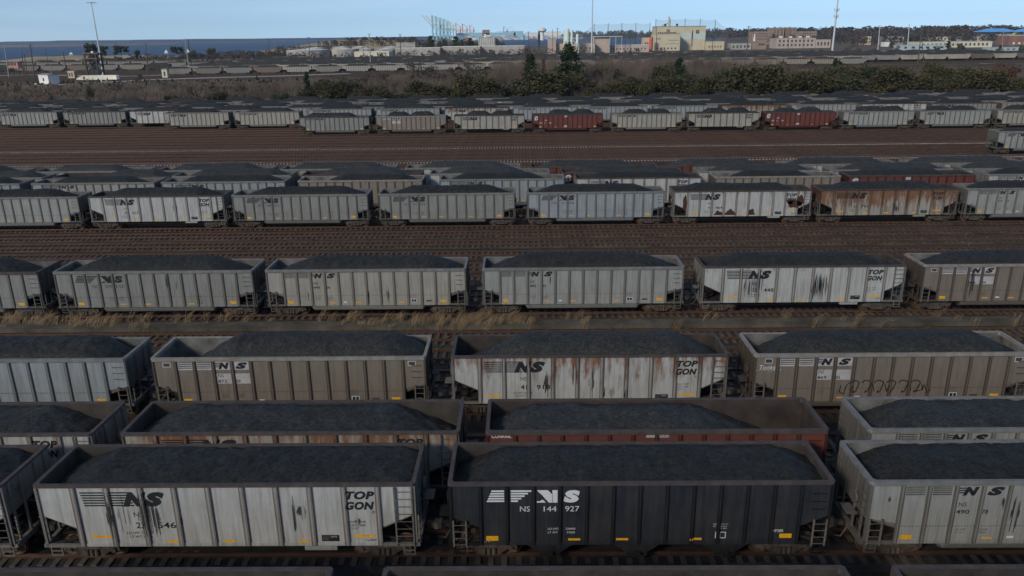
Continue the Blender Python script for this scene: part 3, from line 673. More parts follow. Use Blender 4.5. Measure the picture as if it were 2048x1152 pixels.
simple_row(95.9, 1, 0, [B_(), B_(GREY, None), Rd(), B_(WHITE, None), T_(.3), B_(WHITE, None), Rd(), B_(WHITE, None), B_(BLUE, None), B_(GREY, None)], 'in second row behind numbered grey gondolas mid yard',
           xs=[-90.5, -74.6, -58.5, -43.5, -27.3, -11.3, 5.1, 22.0, 38.4, 54.6], heaps=[(.6, a, b, .45, 1, .36) for a, b in ((3, 12), (4, 12), (8, 12.2), (4, 12), (4.2, 11), (5.2, 11.5), (3.4, 11), (4, 12), (4, 12), (4.2, 12))])
simple_row(100.3, 1, -96.2, [B_(CREAM, None), B_(), B_(WHITE, None), B_(GREY, None), B_(CREAM, None), B_(WHITE, None), Rd(), Rd(), B_(WHITE, None), B_(WHITE, None), B_(GREY, None)], 'in the last row before the empty tracks', step=16.25,
           heaps=[(.6, a, b, .4, 1, .36) for a, b in ((3, 12), (4, 12), (4, 10), (3.6, 11.4), (3, 11.4), (4, 11.2), (3.4, 11.4), (3.6, 10.8), (3.4, 11.5), (3, 12), (3.5, 11))])
lone = wagon(79.8, 131.8, 'B', GREY, .06, 'horse', 'NS 509 11', 'lone grey gondola standing on the empty tracks at the right edge', (.3, 3, 12, .2, 1, .4), 1, ROWG, rim=M_rimp)
DB = (.85, 2.2, 12.2, .35, 2, .62); DB2 = (.95, 1.8, 11.4, .35, 2, .6)
simple_row(167.2, 1, 0, [B_(GREY2), B_(TAN, 'patch'), T_(.4, CREAM), Rd(), B_(CREAM), T_(.4, CREAM), Rd(), B_(), Hs(GREY), B_(CREAM)], 'in the first row behind the empty tracks',
           xs=[-46.9, -30.6, -14.0, 2.6, 19.3, 35.5, 51.6, 68.0, 84.0, 100.2], heaps=[(.75, 2.8, 10.2, .5, 1, .45), DB, DB, DB2, DB, DB2, DB, DB2, DB, DB])
simple_row(180.2, 1, 0, [Hs(CREAM), B_(CREAM)], 'of two gondolas standing ahead of the second row', xs=[-81.5, -65.3])
simple_row(185.0, 1, 0, [Hs(GREY), B_(GREY2), T_(.3), B_(BLUE), B_(BLUE), B_(BLUE), T_(.65), B_(BLUE), B_(BLUE), B_(BLUE), T_(.7, CREAM), B_(GREY), T_(.45), Hs(GREY2), B_(TAN, 'patch')], 'in the second row behind the empty tracks',
           xs=[-124.2, -107.9, -92, -75.2, -49.9+.2, -33.7, -17.6, -1.6, 14.8, 31, 46.8, 62.9, 79, 95, 111], dy=-.008)
pal = [B_(GREY, None), B_(BLUE, None), T_(.5), B_(GREY2, None), B_(WHITE, None), B_(CREAM, None), Rd(), B_(GREY, None), B_(BROWN, None), B_(BLUE, None)]
rg = random.Random(3)
names = ['in the third row behind the empty tracks', 'in the fourth row behind the empty tracks', 'in the fifth row behind the empty tracks', 'in the sixth row behind the empty tracks', 'in the seventh row behind the empty tracks']
for k, Y in enumerate((189.4, 193.9, 198.4, 202.9, 207.3)):
    simple_row(Y, 2, -142+rg.uniform(0, 10), [rg.choice(pal) for _ in range(17)], names[k], dy=-.006, heaps=[(rg.choice([.5, .65]), rg.choice([3.8, 4.6]), rg.choice([9.6, 10.8]), .5, 1, .4) for _ in range(18)])
simple_row(212.0, 2, 0, [B_(GREY, None), Rd(), B_(GREY, None), T_(.5), T_(.5), T_(.4), B_(WHITE, None), B_(GREY, None), B_(GREY, None), T_(.5), B_(GREY, None), ('H', BLACK, 0, None, ''), ('H', BLACK, 0, None, ''), B_(GREY, None), T_(.4), B_(GREY, None), B_(GREY, None), B_(BLUE, None)], 'in the row against the bushes',
           xs=[-145.4, -129.4, -113.2, -97.2, -81.2, -65.2, -49.2+.4, -32.6, -16.5, -.3, 16, 32.1, 48.4, 64.6, 80.8, 97, 113.2, 129.4], heaps=[(.85, 4.0, 10.2, .5, 1, .45)]*18)
print('wagons', len(WAGONS))
# ---------------------------------------------------------------- ground and tracks
def ground_material():
    M = bpy.data.materials.new('yard ground'); M.use_nodes = True; t = M.node_tree; b = t.nodes['Principled BSDF']; l = t.links.new
    b.inputs['Roughness'].default_value = .95; b.inputs['Specular IOR Level'].default_value = .1
    tc = N(t, 'ShaderNodeTexCoord')
    def nz(sc, st=(1, 1, 1), d=6., r=.6):
        mp = N(t, 'ShaderNodeMapping'); mp.inputs['Scale'].default_value = st; l(tc.outputs['Object'], mp.inputs[0]); n = N(t, 'ShaderNodeTexNoise', Scale=sc, Detail=d, Roughness=r); l(mp.outputs[0], n.inputs['Vector']); return n.outputs[0]
    def ramp(v, *st):
        r = N(t, 'ShaderNodeValToRGB'); e = r.color_ramp.elements
        while len(e) < len(st): e.new(.5)
        for k, (p, c) in enumerate(st): e[k].position = p; e[k].color = (*c, 1)
        l(v, r.inputs[0]); return r.outputs[0]
    def mix(f, a, c, mode='MIX'):
        m = N(t, 'ShaderNodeMix', data_type='RGBA', blend_type=mode)
        for s_, i in ((f, 0), (a, 6), (c, 7)):
            if isinstance(s_, (float, int)): m.inputs[i].default_value = s_
            else: l(s_, m.inputs[i])
        return m.outputs[2]
    base = ramp(nz(.12, (.25, 1, 1)), (.3, (.036, .027, .018)), (.5, (.066, .043, .026)), (.7, (.090, .064, .038)))
    fine = ramp(nz(3.5, d=8., r=.75), (.3, (.45, .45, .45)), (.7, (1.5, 1.45, 1.4)))
    coal = ramp(nz(.33, (.12, 1.0, 1), 7.), (.47, (0, 0, 0)), (.66, (.55, .55, .55)))
    c = mix(1.0, base, fine, 'MULTIPLY'); dark = mix(1.0, ramp(nz(2.), (.3, (.014, .014, .016)), (.7, (.034, .033, .036))), fine, 'MULTIPLY')
    c = mix(coal, c, dark)
    far = ramp(nz(.008, d=8.), (.35, (.085, .068, .052)), (.5, (.12, .095, .07)), (.65, (.07, .062, .045)))
    sx = N(t, 'ShaderNodeSeparateXYZ'); l(tc.outputs['Object'], sx.inputs[0]); mr = N(t, 'ShaderNodeMapRange'); mr.inputs[1].default_value = 214; mr.inputs[2].default_value = 226; l(sx.outputs[1], mr.inputs[0])
    cy = c; m2 = N(t, 'ShaderNodeMapRange'); m2.inputs[1].default_value = 385; m2.inputs[2].default_value = 400; l(sx.outputs[1], m2.inputs[0]); m3 = N(t, 'ShaderNodeMapRange'); m3.inputs[1].default_value = 620; m3.inputs[2].default_value = 700; l(sx.outputs[1], m3.inputs[0])
    farm = mix(1.0, far, fine, 'MULTIPLY'); c = mix(mr.outputs[0], c, farm); c = mix(m2.outputs[0], c, cy); c = mix(m3.outputs[0], c, farm)
    l(c, b.inputs['Base Color'])
    bp = N(t, 'ShaderNodeBump', Strength=.7, Distance=.06); l(nz(9., d=6., r=.8), bp.inputs['Height']); l(bp.outputs[0], b.inputs['Normal'])
    return M
M_ground = ground_material()
GZ = -.30
# land: polygon of the near land, sea beyond it on the left
coast = [(-3000, 640), (-900, 720), (-560, 790), (-420, 850), (-330, 960), (-270, 1060), (-190, 1160), (-100, 1210), (30, 1300), (180, 1330), (330, 1400), (460, 1800), (900, 4100), (5200, 4100), (5200, -400), (-3000, -400)]
mb = MB(); n = len(coast)
mb.add([(x, y, GZ) for x, y in coast]+[(x, y, -8) for x, y in coast], [tuple(range(n-1, -1, -1))]+[(i, (i+1) % n, (i+1) % n+n, i+n)[::-1] for i in range(n)])
structure('ground', mb, M_ground)
M_sea = bpy.data.materials.new('sea water'); M_sea.use_nodes = True; t = M_sea.node_tree; b = t.nodes['Principled BSDF']
b.inputs['Base Color'].default_value = (.010, .042, .10, 1); b.inputs['Roughness'].default_value = .5; b.inputs['Specular IOR Level'].default_value = .3
tc = N(t, 'ShaderNodeTexCoord'); mp = N(t, 'ShaderNodeMapping'); mp.inputs['Scale'].default_value = (1, 1.6, 1); nz = N(t, 'ShaderNodeTexNoise', Scale=.35, Detail=6.0, Roughness=.7); bp = N(t, 'ShaderNodeBump', Strength=1.0, Distance=1.2)
t.links.new(tc.outputs['Object'], mp.inputs[0]); t.links.new(mp.outputs[0], nz.inputs['Vector']); t.links.new(nz.outputs[0], bp.inputs['Height']); t.links.new(bp.outputs[0], b.inputs['Normal'])
mb = MB(); mb.add([(-6000, 500, -3), (6000, 500, -3), (6000, 4500, -3), (-6000, 4500, -3)], [(0, 1, 2, 3)]); structure('sea', mb, M_sea)

M_rail = mat('rusty rail', (.125, .068, .045), .6, .3, .3, 1)
M_tie = mat('old sleepers', (.112, .084, .062), .9, 0, .5, .7)
M_tiep = mat('pale concrete sleepers', (.46, .41, .35), .9, 0, .4, .7)
M_bal = mat('brown ballast', (.086, .054, .033), .95, 0, .5, .35, bump=.8, col2=(.028, .021, .016))
M_beds = [M_bal, mat('dark cindery ballast', (.056, .041, .029), .95, 0, .5, .35, bump=.8, col2=(.02, .017, .015)), mat('olive dirt ballast', (.088, .069, .040), .95, 0, .5, .35, bump=.8, col2=(.035, .028, .02)), mat('reddish ballast', (.105, .060, .034), .95, 0, .5, .35, bump=.8, col2=(.04, .026, .02))]
def ties_mesh(x0, x1, key, mt):
    def f():
        rr = random.Random(key); mb = MB(); x = x0
        while x < x1:
            a = rr.uniform(-.03, .03); y = rr.uniform(-.08, .08); mb.box(x+a-.115, x+a+.115, -1.28+y, 1.28+y, -.31, -.165+rr.uniform(-.015, .01)); x += .56
        return mb.mesh('sleepers', mt)
    return cached(('ties', x0, x1, key, mt.name), f)
def rails_mesh(x0, x1):
    def f():
        mb = MB(); mb.box(x0, x1, -.036, .036, -.045, 0); mb.box(x0, x1, -.01, .01, -.14, -.045); mb.box(x0, x1, -.07, .07, -.165, -.14); return mb.mesh('rail', M_rail)
    return cached(('rail', x0, x1), f)
def bed_mesh(x0, x1, k=0):
    def f(): mb = MB(); mb.prismx([(-1.9, -.33), (1.9, -.33), (1.35, -.255), (-1.35, -.255)], x0, x1); return mb.mesh('ballast_bed', M_beds[k])
    return cached(('bed', x0, x1, k), f)
def track(y, x0, x1, label, pale=False, dy=0., key=1):
    t = thing('railway_track', (0, y, 0), label, 'railway track', 'parallel tracks of the yard', math.atan(dy))
    link('ballast_bed', bed_mesh(x0, x1, int(y*7.3) % 4), t)
    s = link('sleepers', ties_mesh(x0, x1, key, M_tiep if pale else M_tie), t); s['kind'] = 'stuff'
    for g in (-.7525, .7525): link('rail', rails_mesh(x0, x1), t, loc=(0, g, 0))
tr = [(19.6, 'under the wagons cut off by the bottom edge'), (27.7, 'under the black hopper wagon numbered 144 927'), (31.8, 'under the second row of wagons from the front'), (35.9, 'hidden between the second and third wagon rows'),
      (40.1, 'under the gondola numbered 41 918'), (44.3, 'empty, just behind the gondola numbered 41 918'), (47.8, 'empty, second behind the gondola numbered 41 918'), (51.2, 'empty, on the near side of the dry grass strip'),
      (56.5, 'under the gondola numbered 499 06'), (60.6, 'empty, just behind the gondola numbered 499 06'), (64.7, 'empty, second behind the gondola numbered 499 06'), (68.8, 'empty, third behind the gondola numbered 499 06'), (72.9, 'empty, fourth behind the gondola numbered 499 06'), (77.0, 'empty, fifth behind the gondola numbered 499 06'), (81.0, 'empty, just in front of the gondola numbered 532 00'),
      (84.9, 'under the gondola numbered 532 00'), (89.2, 'hidden right behind the gondola numbered 532 00'), (93.4, 'under the first row behind numbered grey gondolas mid yard'), (97.5, 'under the second row behind numbered grey gondolas'), (101.9, 'under the last wagon row before the empty tracks')]
for i, (y, w) in enumerate(tr): track(y, -90 if y > 50 else -45, 90 if y > 50 else 45, 'rusty track '+w, key=i % 3)
ys = [106.2+4.13*i for i in range(15)]
for i, y in enumerate(ys):
    track(y, -150, 150, ('pale-sleepered' if i in (4, 6, 10) else 'rusty brown')+' empty track, '+ORD[i]+' back in the wide empty part of the yard', pale=i in (4, 6, 10), key=i % 3)
for i, y in enumerate((168.8, 173.0, 177.2, 181.8, 186.4, 191, 195.5, 200, 204.5, 208.9, 213.6)):
    track(y, -190, 190, 'rusty track, '+ORD[i]+' back among the packed rows before the bushes', key=4, dy=(-.008 if 4 <= i < 10 else 0))
# concrete kerb strip with dry grass between tracks
M_strip = mat('grey gravel strip', (.118, .098, .070), .95, 0, .5, .5, bump=1, col2=(.05, .042, .030))
mb = MB(); mb.box(-90, 90, 52.95, 54.2, -.33, -.02); structure('path', mb, M_strip)
M_spill = mat('spilled coal ground', (.040, .036, .034), .95, 0, .5, .8, bump=1, col2=(.014, .014, .015))
mb = MB()
for yc, hw, sd in ((83.1, .3, 1), (79.0, .15, 2), (24.6, .8, 3), (22.9, .9, 4), (27.5, 1.5, 5), (19.8, 1.5, 5), (31.8, 1.2, 6), (40.1, 1.1, 7), (29.7, .8, 8), (36, 1.6, 9), (34, .8, 10)):
    N_ = 120; vs = []
    for i in range(N_+1):
        x = -90+180*i/N_; a = noise.noise(Vector((x*.15, sd, 0)))+.5*noise.noise(Vector((x*1.1, sd, 3))); b_ = noise.noise(Vector((x*.15, sd, 9)))+.5*noise.noise(Vector((x*1.1, sd, 5)))
        vs += [(x, yc-hw*(1+.8*a), GZ+.008), (x, yc, GZ+(.172+.03*a if sd in (5, 6, 7) else .06)), (x, yc+hw*(1+.8*b_), GZ+.008)]
    mb.add(vs, [f for i in range(N_) for f in ((3*i, 3*i+3, 3*i+4, 3*i+1), (3*i+1, 3*i+4, 3*i+5, 3*i+2))])
tag(link('coal_spill', mb.mesh('coal_spill', M_spill)), 'dark spilled coal lying along the tracks', 'spilled coal', kind='stuff')

# dry golden grass
M_straw = mat('dry straw grass', (.33, .225, .12), .85, 0, .45, 3, col2=(.15, .105, .06))
mb = MB(); rg = random.Random(11)
def tuft(x, y, h, n, lean):
    for k in range(n):
        a = rg.uniform(0, 6.28); r_ = rg.uniform(0, .34); bx, by = x+r_*math.cos(a), y+r_*math.sin(a); hh = h*rg.uniform(.6, 1.1); lx = lean*rg.uniform(.3, 1.2)*hh; ly = rg.uniform(-.25, .25)*hh; w = rg.uniform(.004, .009)
        pts = [(bx, by, GZ), (bx+lx*.25, by+ly*.3, GZ+hh*.5), (bx+lx*.65, by+ly*.7, GZ+hh*.85), (bx+lx*1.25, by+ly, GZ+hh*.98)]
        vs = []
        for i, p in enumerate(pts):
            q = w*(1, .9, 1.5, .3)[i]; vs += [(p[0]-q, p[1], p[2]), (p[0]+q, p[1], p[2])]
        mb.add(vs, [(0, 1, 3, 2), (2, 3, 5, 4), (4, 5, 7, 6)])
for px0, px1, n_ in ((0, 180, 40), (180, 430, 22), (430, 700, 8), (700, 880, 22), (820, 1070, 62), (1070, 1250, 4), (1250, 2048, 14)):
    for k in range(n_):
        g = gr(rg.uniform(px0, px1), rg.uniform(648, 662)); dens = n_/(px1-px0)
        tuft(g.x, g.y+rg.uniform(-.3, 1.0), rg.uniform(.5, 1.25), rg.randint(10, 26) if dens > .1 else 16, rg.uniform(.3, 1.0))
tag(link('dry_grass', mb.mesh('dry_grass', M_straw)), 'golden dry grass growing on the grey strip mid yard', 'grass', kind='stuff')
# small weeds and litter along the empty tracks
M_weed = mat('yard weeds', (.15, .12, .05), .9, 0, .4, 2); mb = MB()
for k in range(1500):
    y = rg.choice([rg.uniform(104, 166), rg.uniform(58, 82), rg.uniform(43, 52)]); x = rg.uniform(-1, 1)*(y*.72+5); h = rg.uniform(.06, .22)
    for j in range(4):
        a = rg.uniform(0, 6.28); dx, dy_ = .12*math.cos(a), .12*math.sin(a); mb.add([(x, y, GZ), (x+dx, y+dy_, GZ+.12+h), (x-dy_*.6, y+dx*.6, GZ+.1+h*.6)], [(0, 1, 2)])
tag(link('weeds', mb.mesh('weeds', M_weed)), 'small brown weeds scattered between the empty tracks', 'weeds', kind='stuff')
# ---------------------------------------------------------------- unseen half-clear cloud, added to dim the sun over the near yard
M_shade_cloud = mat('shade_cloud', (.85, .86, .88), 1, 0, .05, .01); M_shade_cloud.node_tree.nodes['Principled BSDF'].inputs['Alpha'].default_value = .27
ctr = Vector((0, -40, 0))+SUNDIR*(520/SUNDIR.z)
mb = MB(); nu, nv = 40, 12; vs = []
for j in range(nv+1):
    ph = math.pi*j/nv
    for i in range(nu):
        a = 2*math.pi*i/nu; d = Vector((math.cos(a)*math.sin(ph), math.sin(a)*math.sin(ph), math.cos(ph))); k = 1+.10*noise.noise(d*3)+.04*noise.noise(d*8)
        vs.append((d.x*560*k, d.y*330*k, d.z*45*(k+.25*noise.noise(d*7))))
mb.add(vs, [(j*nu+i, j*nu+(i+1) % nu, (j+1)*nu+(i+1) % nu, (j+1)*nu+i) for j in range(nv) for i in range(nu)])
o = structure('shade_cloud', mb, M_shade_cloud); o.location = ctr

# ---------------------------------------------------------------- plants
def leafmat(name, c1, c2, sc=.5):
    M = mat(name, c1, .75, 0, .4, sc, col2=c2, spec=.15); return M
M_hol = leafmat('olive evergreen leaves', (.098, .082, .036), (.036, .035, .018), .35)
M_pine = leafmat('dark pine needles', (.034, .050, .018), (.014, .025, .012), .4)
M_grn = leafmat('mid green leaves', (.078, .080, .036), (.03, .036, .02), .4)
M_twig = leafmat('bare grey brown twigs', (.125, .098, .080), (.06, .046, .038), .6)
M_twr = leafmat('reddish brown dead leaves', (.12, .062, .034), (.055, .032, .02), .6)
M_bark = mat('grey bark', (.09, .07, .055), .9, 0, .4, 3)
M_brush = leafmat('dry brush', (.105, .082, .060), (.050, .040, .030), .06)
M_wood = leafmat('distant bare wood', (.075, .056, .050), (.034, .028, .026), .03)
M_woodg = leafmat('distant pines', (.030, .042, .024), (.014, .022, .015), .05)
def leaf(mb, p, s, rr, n=Vector((0, 0, 1)), mi=0):
    a = Vector((rr.gauss(0, 1), rr.gauss(0, 1), rr.gauss(0, .6))).normalized(); b = a.cross(Vector((rr.gauss(0, 1), rr.gauss(0, 1), rr.gauss(0, 1)))).normalized()
    mb.add([p-a*s, p+b*s*.75, p+a*s, p-b*s*.6], [(0, 1, 2, 3)], mi)
def crown_round(seed, n=5200, ls=.034, lobes=17):
    """unit crown: z 0..1, radius about .5, made of small leaf faces gathered in clumps"""
    rr = random.Random(seed); mb = MB(); cl = []
    for i in range(lobes):
        a = rr.uniform(0, 6.28); z = rr.uniform(.18, .82); r_ = .30*math.sqrt(max(0, 1-((z-.42)/.62)**2))*rr.uniform(.5, 1.15); cl.append((Vector((r_*math.cos(a), r_*math.sin(a), z)), rr.uniform(.13, .25)))
    for i in range(n):
        c, r_ = rr.choice(cl); d = Vector((rr.gauss(0, 1), rr.gauss(0, 1), rr.gauss(0, 1))).normalized()*r_*rr.uniform(.55, 1.12)
        p = c+d; 
        if p.z < .0: p.z = rr.uniform(0, .1)
        leaf(mb, p, ls*rr.uniform(.5, 1.1), rr)
    return mb
def crown_pine(seed, n=3000, ls=.030):
    rr = random.Random(seed); mb = MB()
    for k in range(46):
        z = rr.uniform(.08, .97); L_ = (1-z)**.75*.36*rr.uniform(.55, 1.15)+.03; a = rr.uniform(0, 6.28); d = Vector((math.cos(a), math.sin(a), rr.uniform(-.1, .25)))
        for i in range(n//46):
            t = rr.random()**.6; p = Vector((0, 0, z))+d*L_*t+Vector((rr.gauss(0, .022), rr.gauss(0, .022), rr.gauss(0, .020)))*(1+t); leaf(mb, p, ls*rr.uniform(.5, 1.2), rr)
    return mb
def crown_umbrella(seed, n=1100, ls=.05):
    rr = random.Random(seed); mb = MB(); cl = [(Vector((rr.gauss(0, .14), rr.gauss(0, .14), rr.uniform(.52, .93))), rr.uniform(.10, .18)) for _ in range(12)]
    for i in range(n):
        c, r_ = rr.choice(cl); leaf(mb, c+Vector((rr.gauss(0, 1), rr.gauss(0, 1), rr.gauss(0, .5))).normalized()*r_*rr.uniform(.3, 1), ls*rr.uniform(.4, 1), rr)
    return mb
def crown_bare(seed, depth=6):
    rr = random.Random(seed); mb = MB()
    def br(p, d, L_, r_, k):
        q = p+d*L_
        if k > 3: mb.tube(p, q, r_, r_*.7, n=3)
        else:
            s_ = d.cross(Vector((rr.gauss(0, 1), rr.gauss(0, 1), .1))).normalized()*r_; mb.add([p-s_, p+s_, q+s_*.5, q-s_*.5], [(0, 1, 2, 3)])
        if k == 0: return
        for i in range(3 if k > 2 else 4):
            nd = (d+Vector((rr.gauss(0, .48), rr.gauss(0, .48), rr.gauss(.10, .3)))).normalized(); br(p+d*L_*rr.uniform(.55, 1), nd, L_*rr.uniform(.58, .82), r_*.72, k-1)
    br(Vector((0, 0, .12)), Vector((0, 0, 1)), .22, .020, depth-1)
    br(Vector((0, 0, .10)), Vector((.45, .1, .9)).normalized(), .2, .015, depth-2)
    br(Vector((0, 0, .10)), Vector((-.4, -.2, .9)).normalized(), .2, .015, depth-2)
    return mb
CR = {}
for k in range(4): CR['hol', k] = crown_round(k, 5600).mesh('crown', M_hol)
for k in range(2): CR['grn', k] = crown_round(k+9, 5000).mesh('crown', M_grn)
for k in range(3): CR['pine', k] = crown_pine(k).mesh('crown', M_pine)
for k in range(2): CR['umb', k] = crown_umbrella(k).mesh('crown', M_pine)
for k in range(4): CR['bare', k] = crown_bare(k).mesh('crown', M_twig)
CR['red', 0] = crown_round(33, 1500, .035).mesh('crown', M_twr)
CR['red', 1] = crown_pine(34, 1500).mesh('crown', M_twr)
mbt = MB(); mbt.tube((0, 0, -.03), (0, 0, .55), .022, .010, n=6); mbt.tube((0, 0, .25), (.1, .03, .5), .010, .004, n=4); mbt.tube((0, 0, .3), (-.1, -.04, .55), .010, .004, n=4); TRK = mbt.mesh('trunk', M_bark)
TREES = []
def tree(kind, k, x, y, h, w, label, cat, group, name, rz=None):
    t = thing(name, (x, y, GZ), label, cat, group, rz if rz is not None else random.uniform(0, 6))
    if kind == 'pine': w *= 1.55
    c = link('crown', CR[kind, k], t); c.scale = (w, w, h)
    r_ = link('trunk', TRK, t); r_.scale = (h*.8, h*.8, h*(1.45 if kind == 'umb' else 1))
    TREES.append(t); return t
rg = random.Random(21)
TG = 'trees and bushes growing behind the packed wagon rows'
# evergreen hedge line just behind the packed rows: (photo x, distance, height, width, kind)
hol = []
for i, px in enumerate((340, 430, 508, 560, 612, 668, 745, 770, 812, 868, 905, 950, 985, 1050, 1090, 1160, 1195, 1235, 1268, 1300, 1345, 1385, 1425, 1462, 1510, 1548, 1590, 1635, 1668, 1712, 1760, 1800, 1840, 1885, 1930, 1975, 2030)):
    hh = rg.uniform(8.3, 10.6) if px > 1000 else (rg.uniform(6.2, 8.6) if px > 600 else rg.uniform(4.2, 5.6))
    hh *= rg.choice([.72, .85, .95, 1, 1.1, 1.15])
    Y = rg.uniform(224, 240) if px > 600 else rg.uniform(222, 232)
    g = at(px, 180, Y); kk = 'grn' if i % 5 == 3 else 'hol'
    hol.append((g.x, Y, hh, hh*rg.uniform(1.1, 1.6), kk))
for i, (x, y, h, w, kk) in enumerate(hol):
    tree(kk, rg.randint(0, 3) if kk == 'hol' else rg.randint(0, 1), x, y, h, w, '%s rounded evergreen, %s from left in the hedge line behind the packed rows' % ('green' if kk == 'grn' else 'olive', ORD[i]), 'bush', TG, 'evergreen_bush')
# second, looser line
sec = []
for i, px in enumerate((640, 700, 790, 840, 925, 1010, 1115, 1210, 1290, 1330, 1375, 1405, 1500, 1570, 1615, 1690, 1735, 1790, 1870, 1910, 1990)):
    Y = rg.uniform(252, 290); g = at(px, 160, Y); hh = rg.uniform(8, 10) if px > 1000 else rg.uniform(6, 8)
    kk = ['hol', 'grn', 'bare'][i % 3]
    tree(kk, rg.randint(0, 1), g.x, Y, hh, hh*rg.uniform(1.0, 1.5), '%s, %s from left in the looser line behind the hedge' % ({'hol': 'olive evergreen bush', 'grn': 'green evergreen bush', 'bare': 'bare grey tree'}[kk], ORD[i]), 'bush' if kk != 'bare' else 'tree', TG, 'evergreen_bush' if kk != 'bare' else 'bare_tree')
for px, py, Y, w, lab, kk, k in ((1140, 90, 262, 11, 'tallest dark pine with broad pointed crown behind the packed rows', 'pine', 0), (1060, 108, 262, 7.5, 'smaller dark pine just left of the tallest pine', 'pine', 1), (1087, 118, 258, 5, 'reddish brown small conifer between the two dark pines', 'red', 1),
        (1360, 118, 262, 6.5, 'dark pointed conifer right of the tall mast, behind the hedge', 'pine', 2), (612, 144, 236, 3.2, 'small dark cone-shaped conifer left in the brush', 'pine', 1), (176, 165, 255, 2.4, 'tiny dark bush alone in the dry brush below the white railcar', 'grn', 0),
        (1672, 118, 300, 4, 'small dark conifer in front of the far cream wagons', 'pine', 2), (2010, 122, 262, 11, 'big tree with reddish brown dead leaves at the right edge', 'red', 0), (1985, 132, 256, 9, 'smaller reddish brown leafy tree near the right edge', 'red', 0)):
    top = at(px, py, Y); tree(kk, k, top.x, Y, top.z-GZ, w, lab, 'tree', TG, 'pine_tree' if kk == 'pine' else 'leafy_tree')
# bare trees in front of the far wagon rows
bt = [(270, 132, 330), (835, 92, 300), (862, 105, 310), (905, 112, 320), (945, 100, 330), (760, 120, 300), (725, 128, 300), (1005, 112, 330), (960, 120, 280), (880, 118, 290), (815, 128, 285), (690, 132, 285), (1020, 125, 300), (545, 148, 280), (480, 150, 270),
      (1240, 128, 300), (1280, 124, 320), (1330, 128, 300), (1455, 118, 300), (1480, 128, 280), (1545, 134, 270), (1740, 124, 290), (1770, 126, 285), (1655, 130, 285), (1900, 124, 300), (1850, 130, 290), (1960, 118, 300), (230, 150, 290), (330, 152, 300), (420, 152, 290), (1810, 124, 320), (2040, 112, 330)]
for i, (px, py, Y) in enumerate(sorted(bt)):
    top = at(px, py, Y); h = top.z-GZ; tree('bare', i % 4, top.x, Y, h, h*1.15, 'bare grey brown tree, %s from left of those before the far wagon rows' % ORD[i], 'tree', TG, 'bare_tree')
fb = [(760, 96), (800, 92), (930, 95), (1128, 92), (1165, 90), (1250, 92), (1262, 88), (1325, 86), (1275, 84), (1398, 92), (1360, 92), (985, 92), (1040, 92), (815, 97), (845, 96), (870, 94), (895, 98), (915, 93), (955, 97), (970, 92), (1000, 95), (1015, 90), (1060, 93), (1075, 96), (1150, 94), (1180, 95), (1205, 92), (1235, 94), (1310, 92), (1340, 95), (1380, 93), (1440, 94), (1470, 93), (1520, 95), (1640, 86), (1750, 86), (1830, 92), (1945, 90), (1970, 92), (1700, 78), (1720, 82), (1860, 88), (1905, 86), (1795, 80), (2000, 90), (1625, 88), (1585, 90), (1555, 92)]
for i, (px, py) in enumerate(sorted(fb)):
    Y = 640+rg.uniform(-20, 30); top = at(px, py, Y); h = top.z-GZ; tree('bare', i % 4, top.x, Y, h, h*1.1, 'bare tree, %s from left among those before the far buildings' % ORD[i], 'tree', 'bare trees before the far buildings', 'bare_tree')
# umbrella pines on the shore, left
for i, (px, py, Y, w, lab) in enumerate(((178, 86, 560, 10, 'dark spreading pine beside the black steel tower'), (204, 91, 640, 8, 'dark pine just right of the left light mast'), (239, 90, 640, 10, 'round-headed pine on the shore, third from left'), (273, 100, 600, 6, 'low dark pine on the shore left of two sails'), (346, 92, 700, 8, 'pine with bare stem left of the leaning grey pole'), (361, 93, 700, 7, 'narrow pine beside the leaning grey pole'), (383, 97, 660, 8, 'dark bushy pine just right of the leaning grey pole'), (422, 94, 680, 8, 'lone dark round pine on the shore right of the poles'))):
    top = at(px, py, Y); tree('umb' if i < 6 else 'grn', i % 2, top.x, Y, top.z-GZ, w*1.3, lab, 'tree', 'pines along the left shore', 'pine_tree')
for i, (px, py, Y) in enumerate(((822, 75, 960), (861, 72, 960), (885, 72, 960), (911, 73, 960), (926, 73, 950), (940, 76, 950), (1570, 80, 1000), (1822, 74, 980), (1785, 80, 900), (1898, 82, 760), (1922, 84, 760), (1928, 92, 690), (1876, 90, 690), (2002, 90, 700), (2045, 88, 700))):
    top = at(px, py, Y); tree('pine' if i % 2 else 'grn', i % 2, top.x, Y, top.z-GZ, (top.z-GZ)*.8, 'dark evergreen, %s from left among the far buildings' % ORD[i], 'tree', 'dark evergreens among the far buildings', 'evergreen_tree')

# ground brush between the rows and the hedge
mb = MB(); rr = random.Random(5)
for i in range(26000):
    Y = 218+(390-218)*rr.random()**.8; half = Y*.70; x = rr.uniform(-half, half)
    if Y > 330 and -300 < x < -90 and rr.random() < .8: continue
    d = noise.noise(Vector((x*.05, Y*.05, 1))); h = (.5+.9*rr.random())*(1+max(0, d)*1.6)
    if x > 0: h *= 1.25
    s_ = .5+.5*rr.random()
    for j in range(2):
        a = rr.uniform(0, 3.14); ca, sa = math.cos(a)*s_, math.sin(a)*s_; lx = rr.uniform(-.3, .3); mb.add([(x-ca, Y-sa, GZ), (x+ca, Y+sa, GZ), (x+ca*.6+lx, Y+sa*.3, GZ+h*rr.uniform(.5, 1)), (x-ca*.3+lx, Y-sa*.5, GZ+h)], [(0, 1, 2, 3)])
tag(link('brush', mb.mesh('brush', M_brush)), 'low dry brown brush covering the ground behind the yard', 'brush', kind='stuff')
mb = MB()
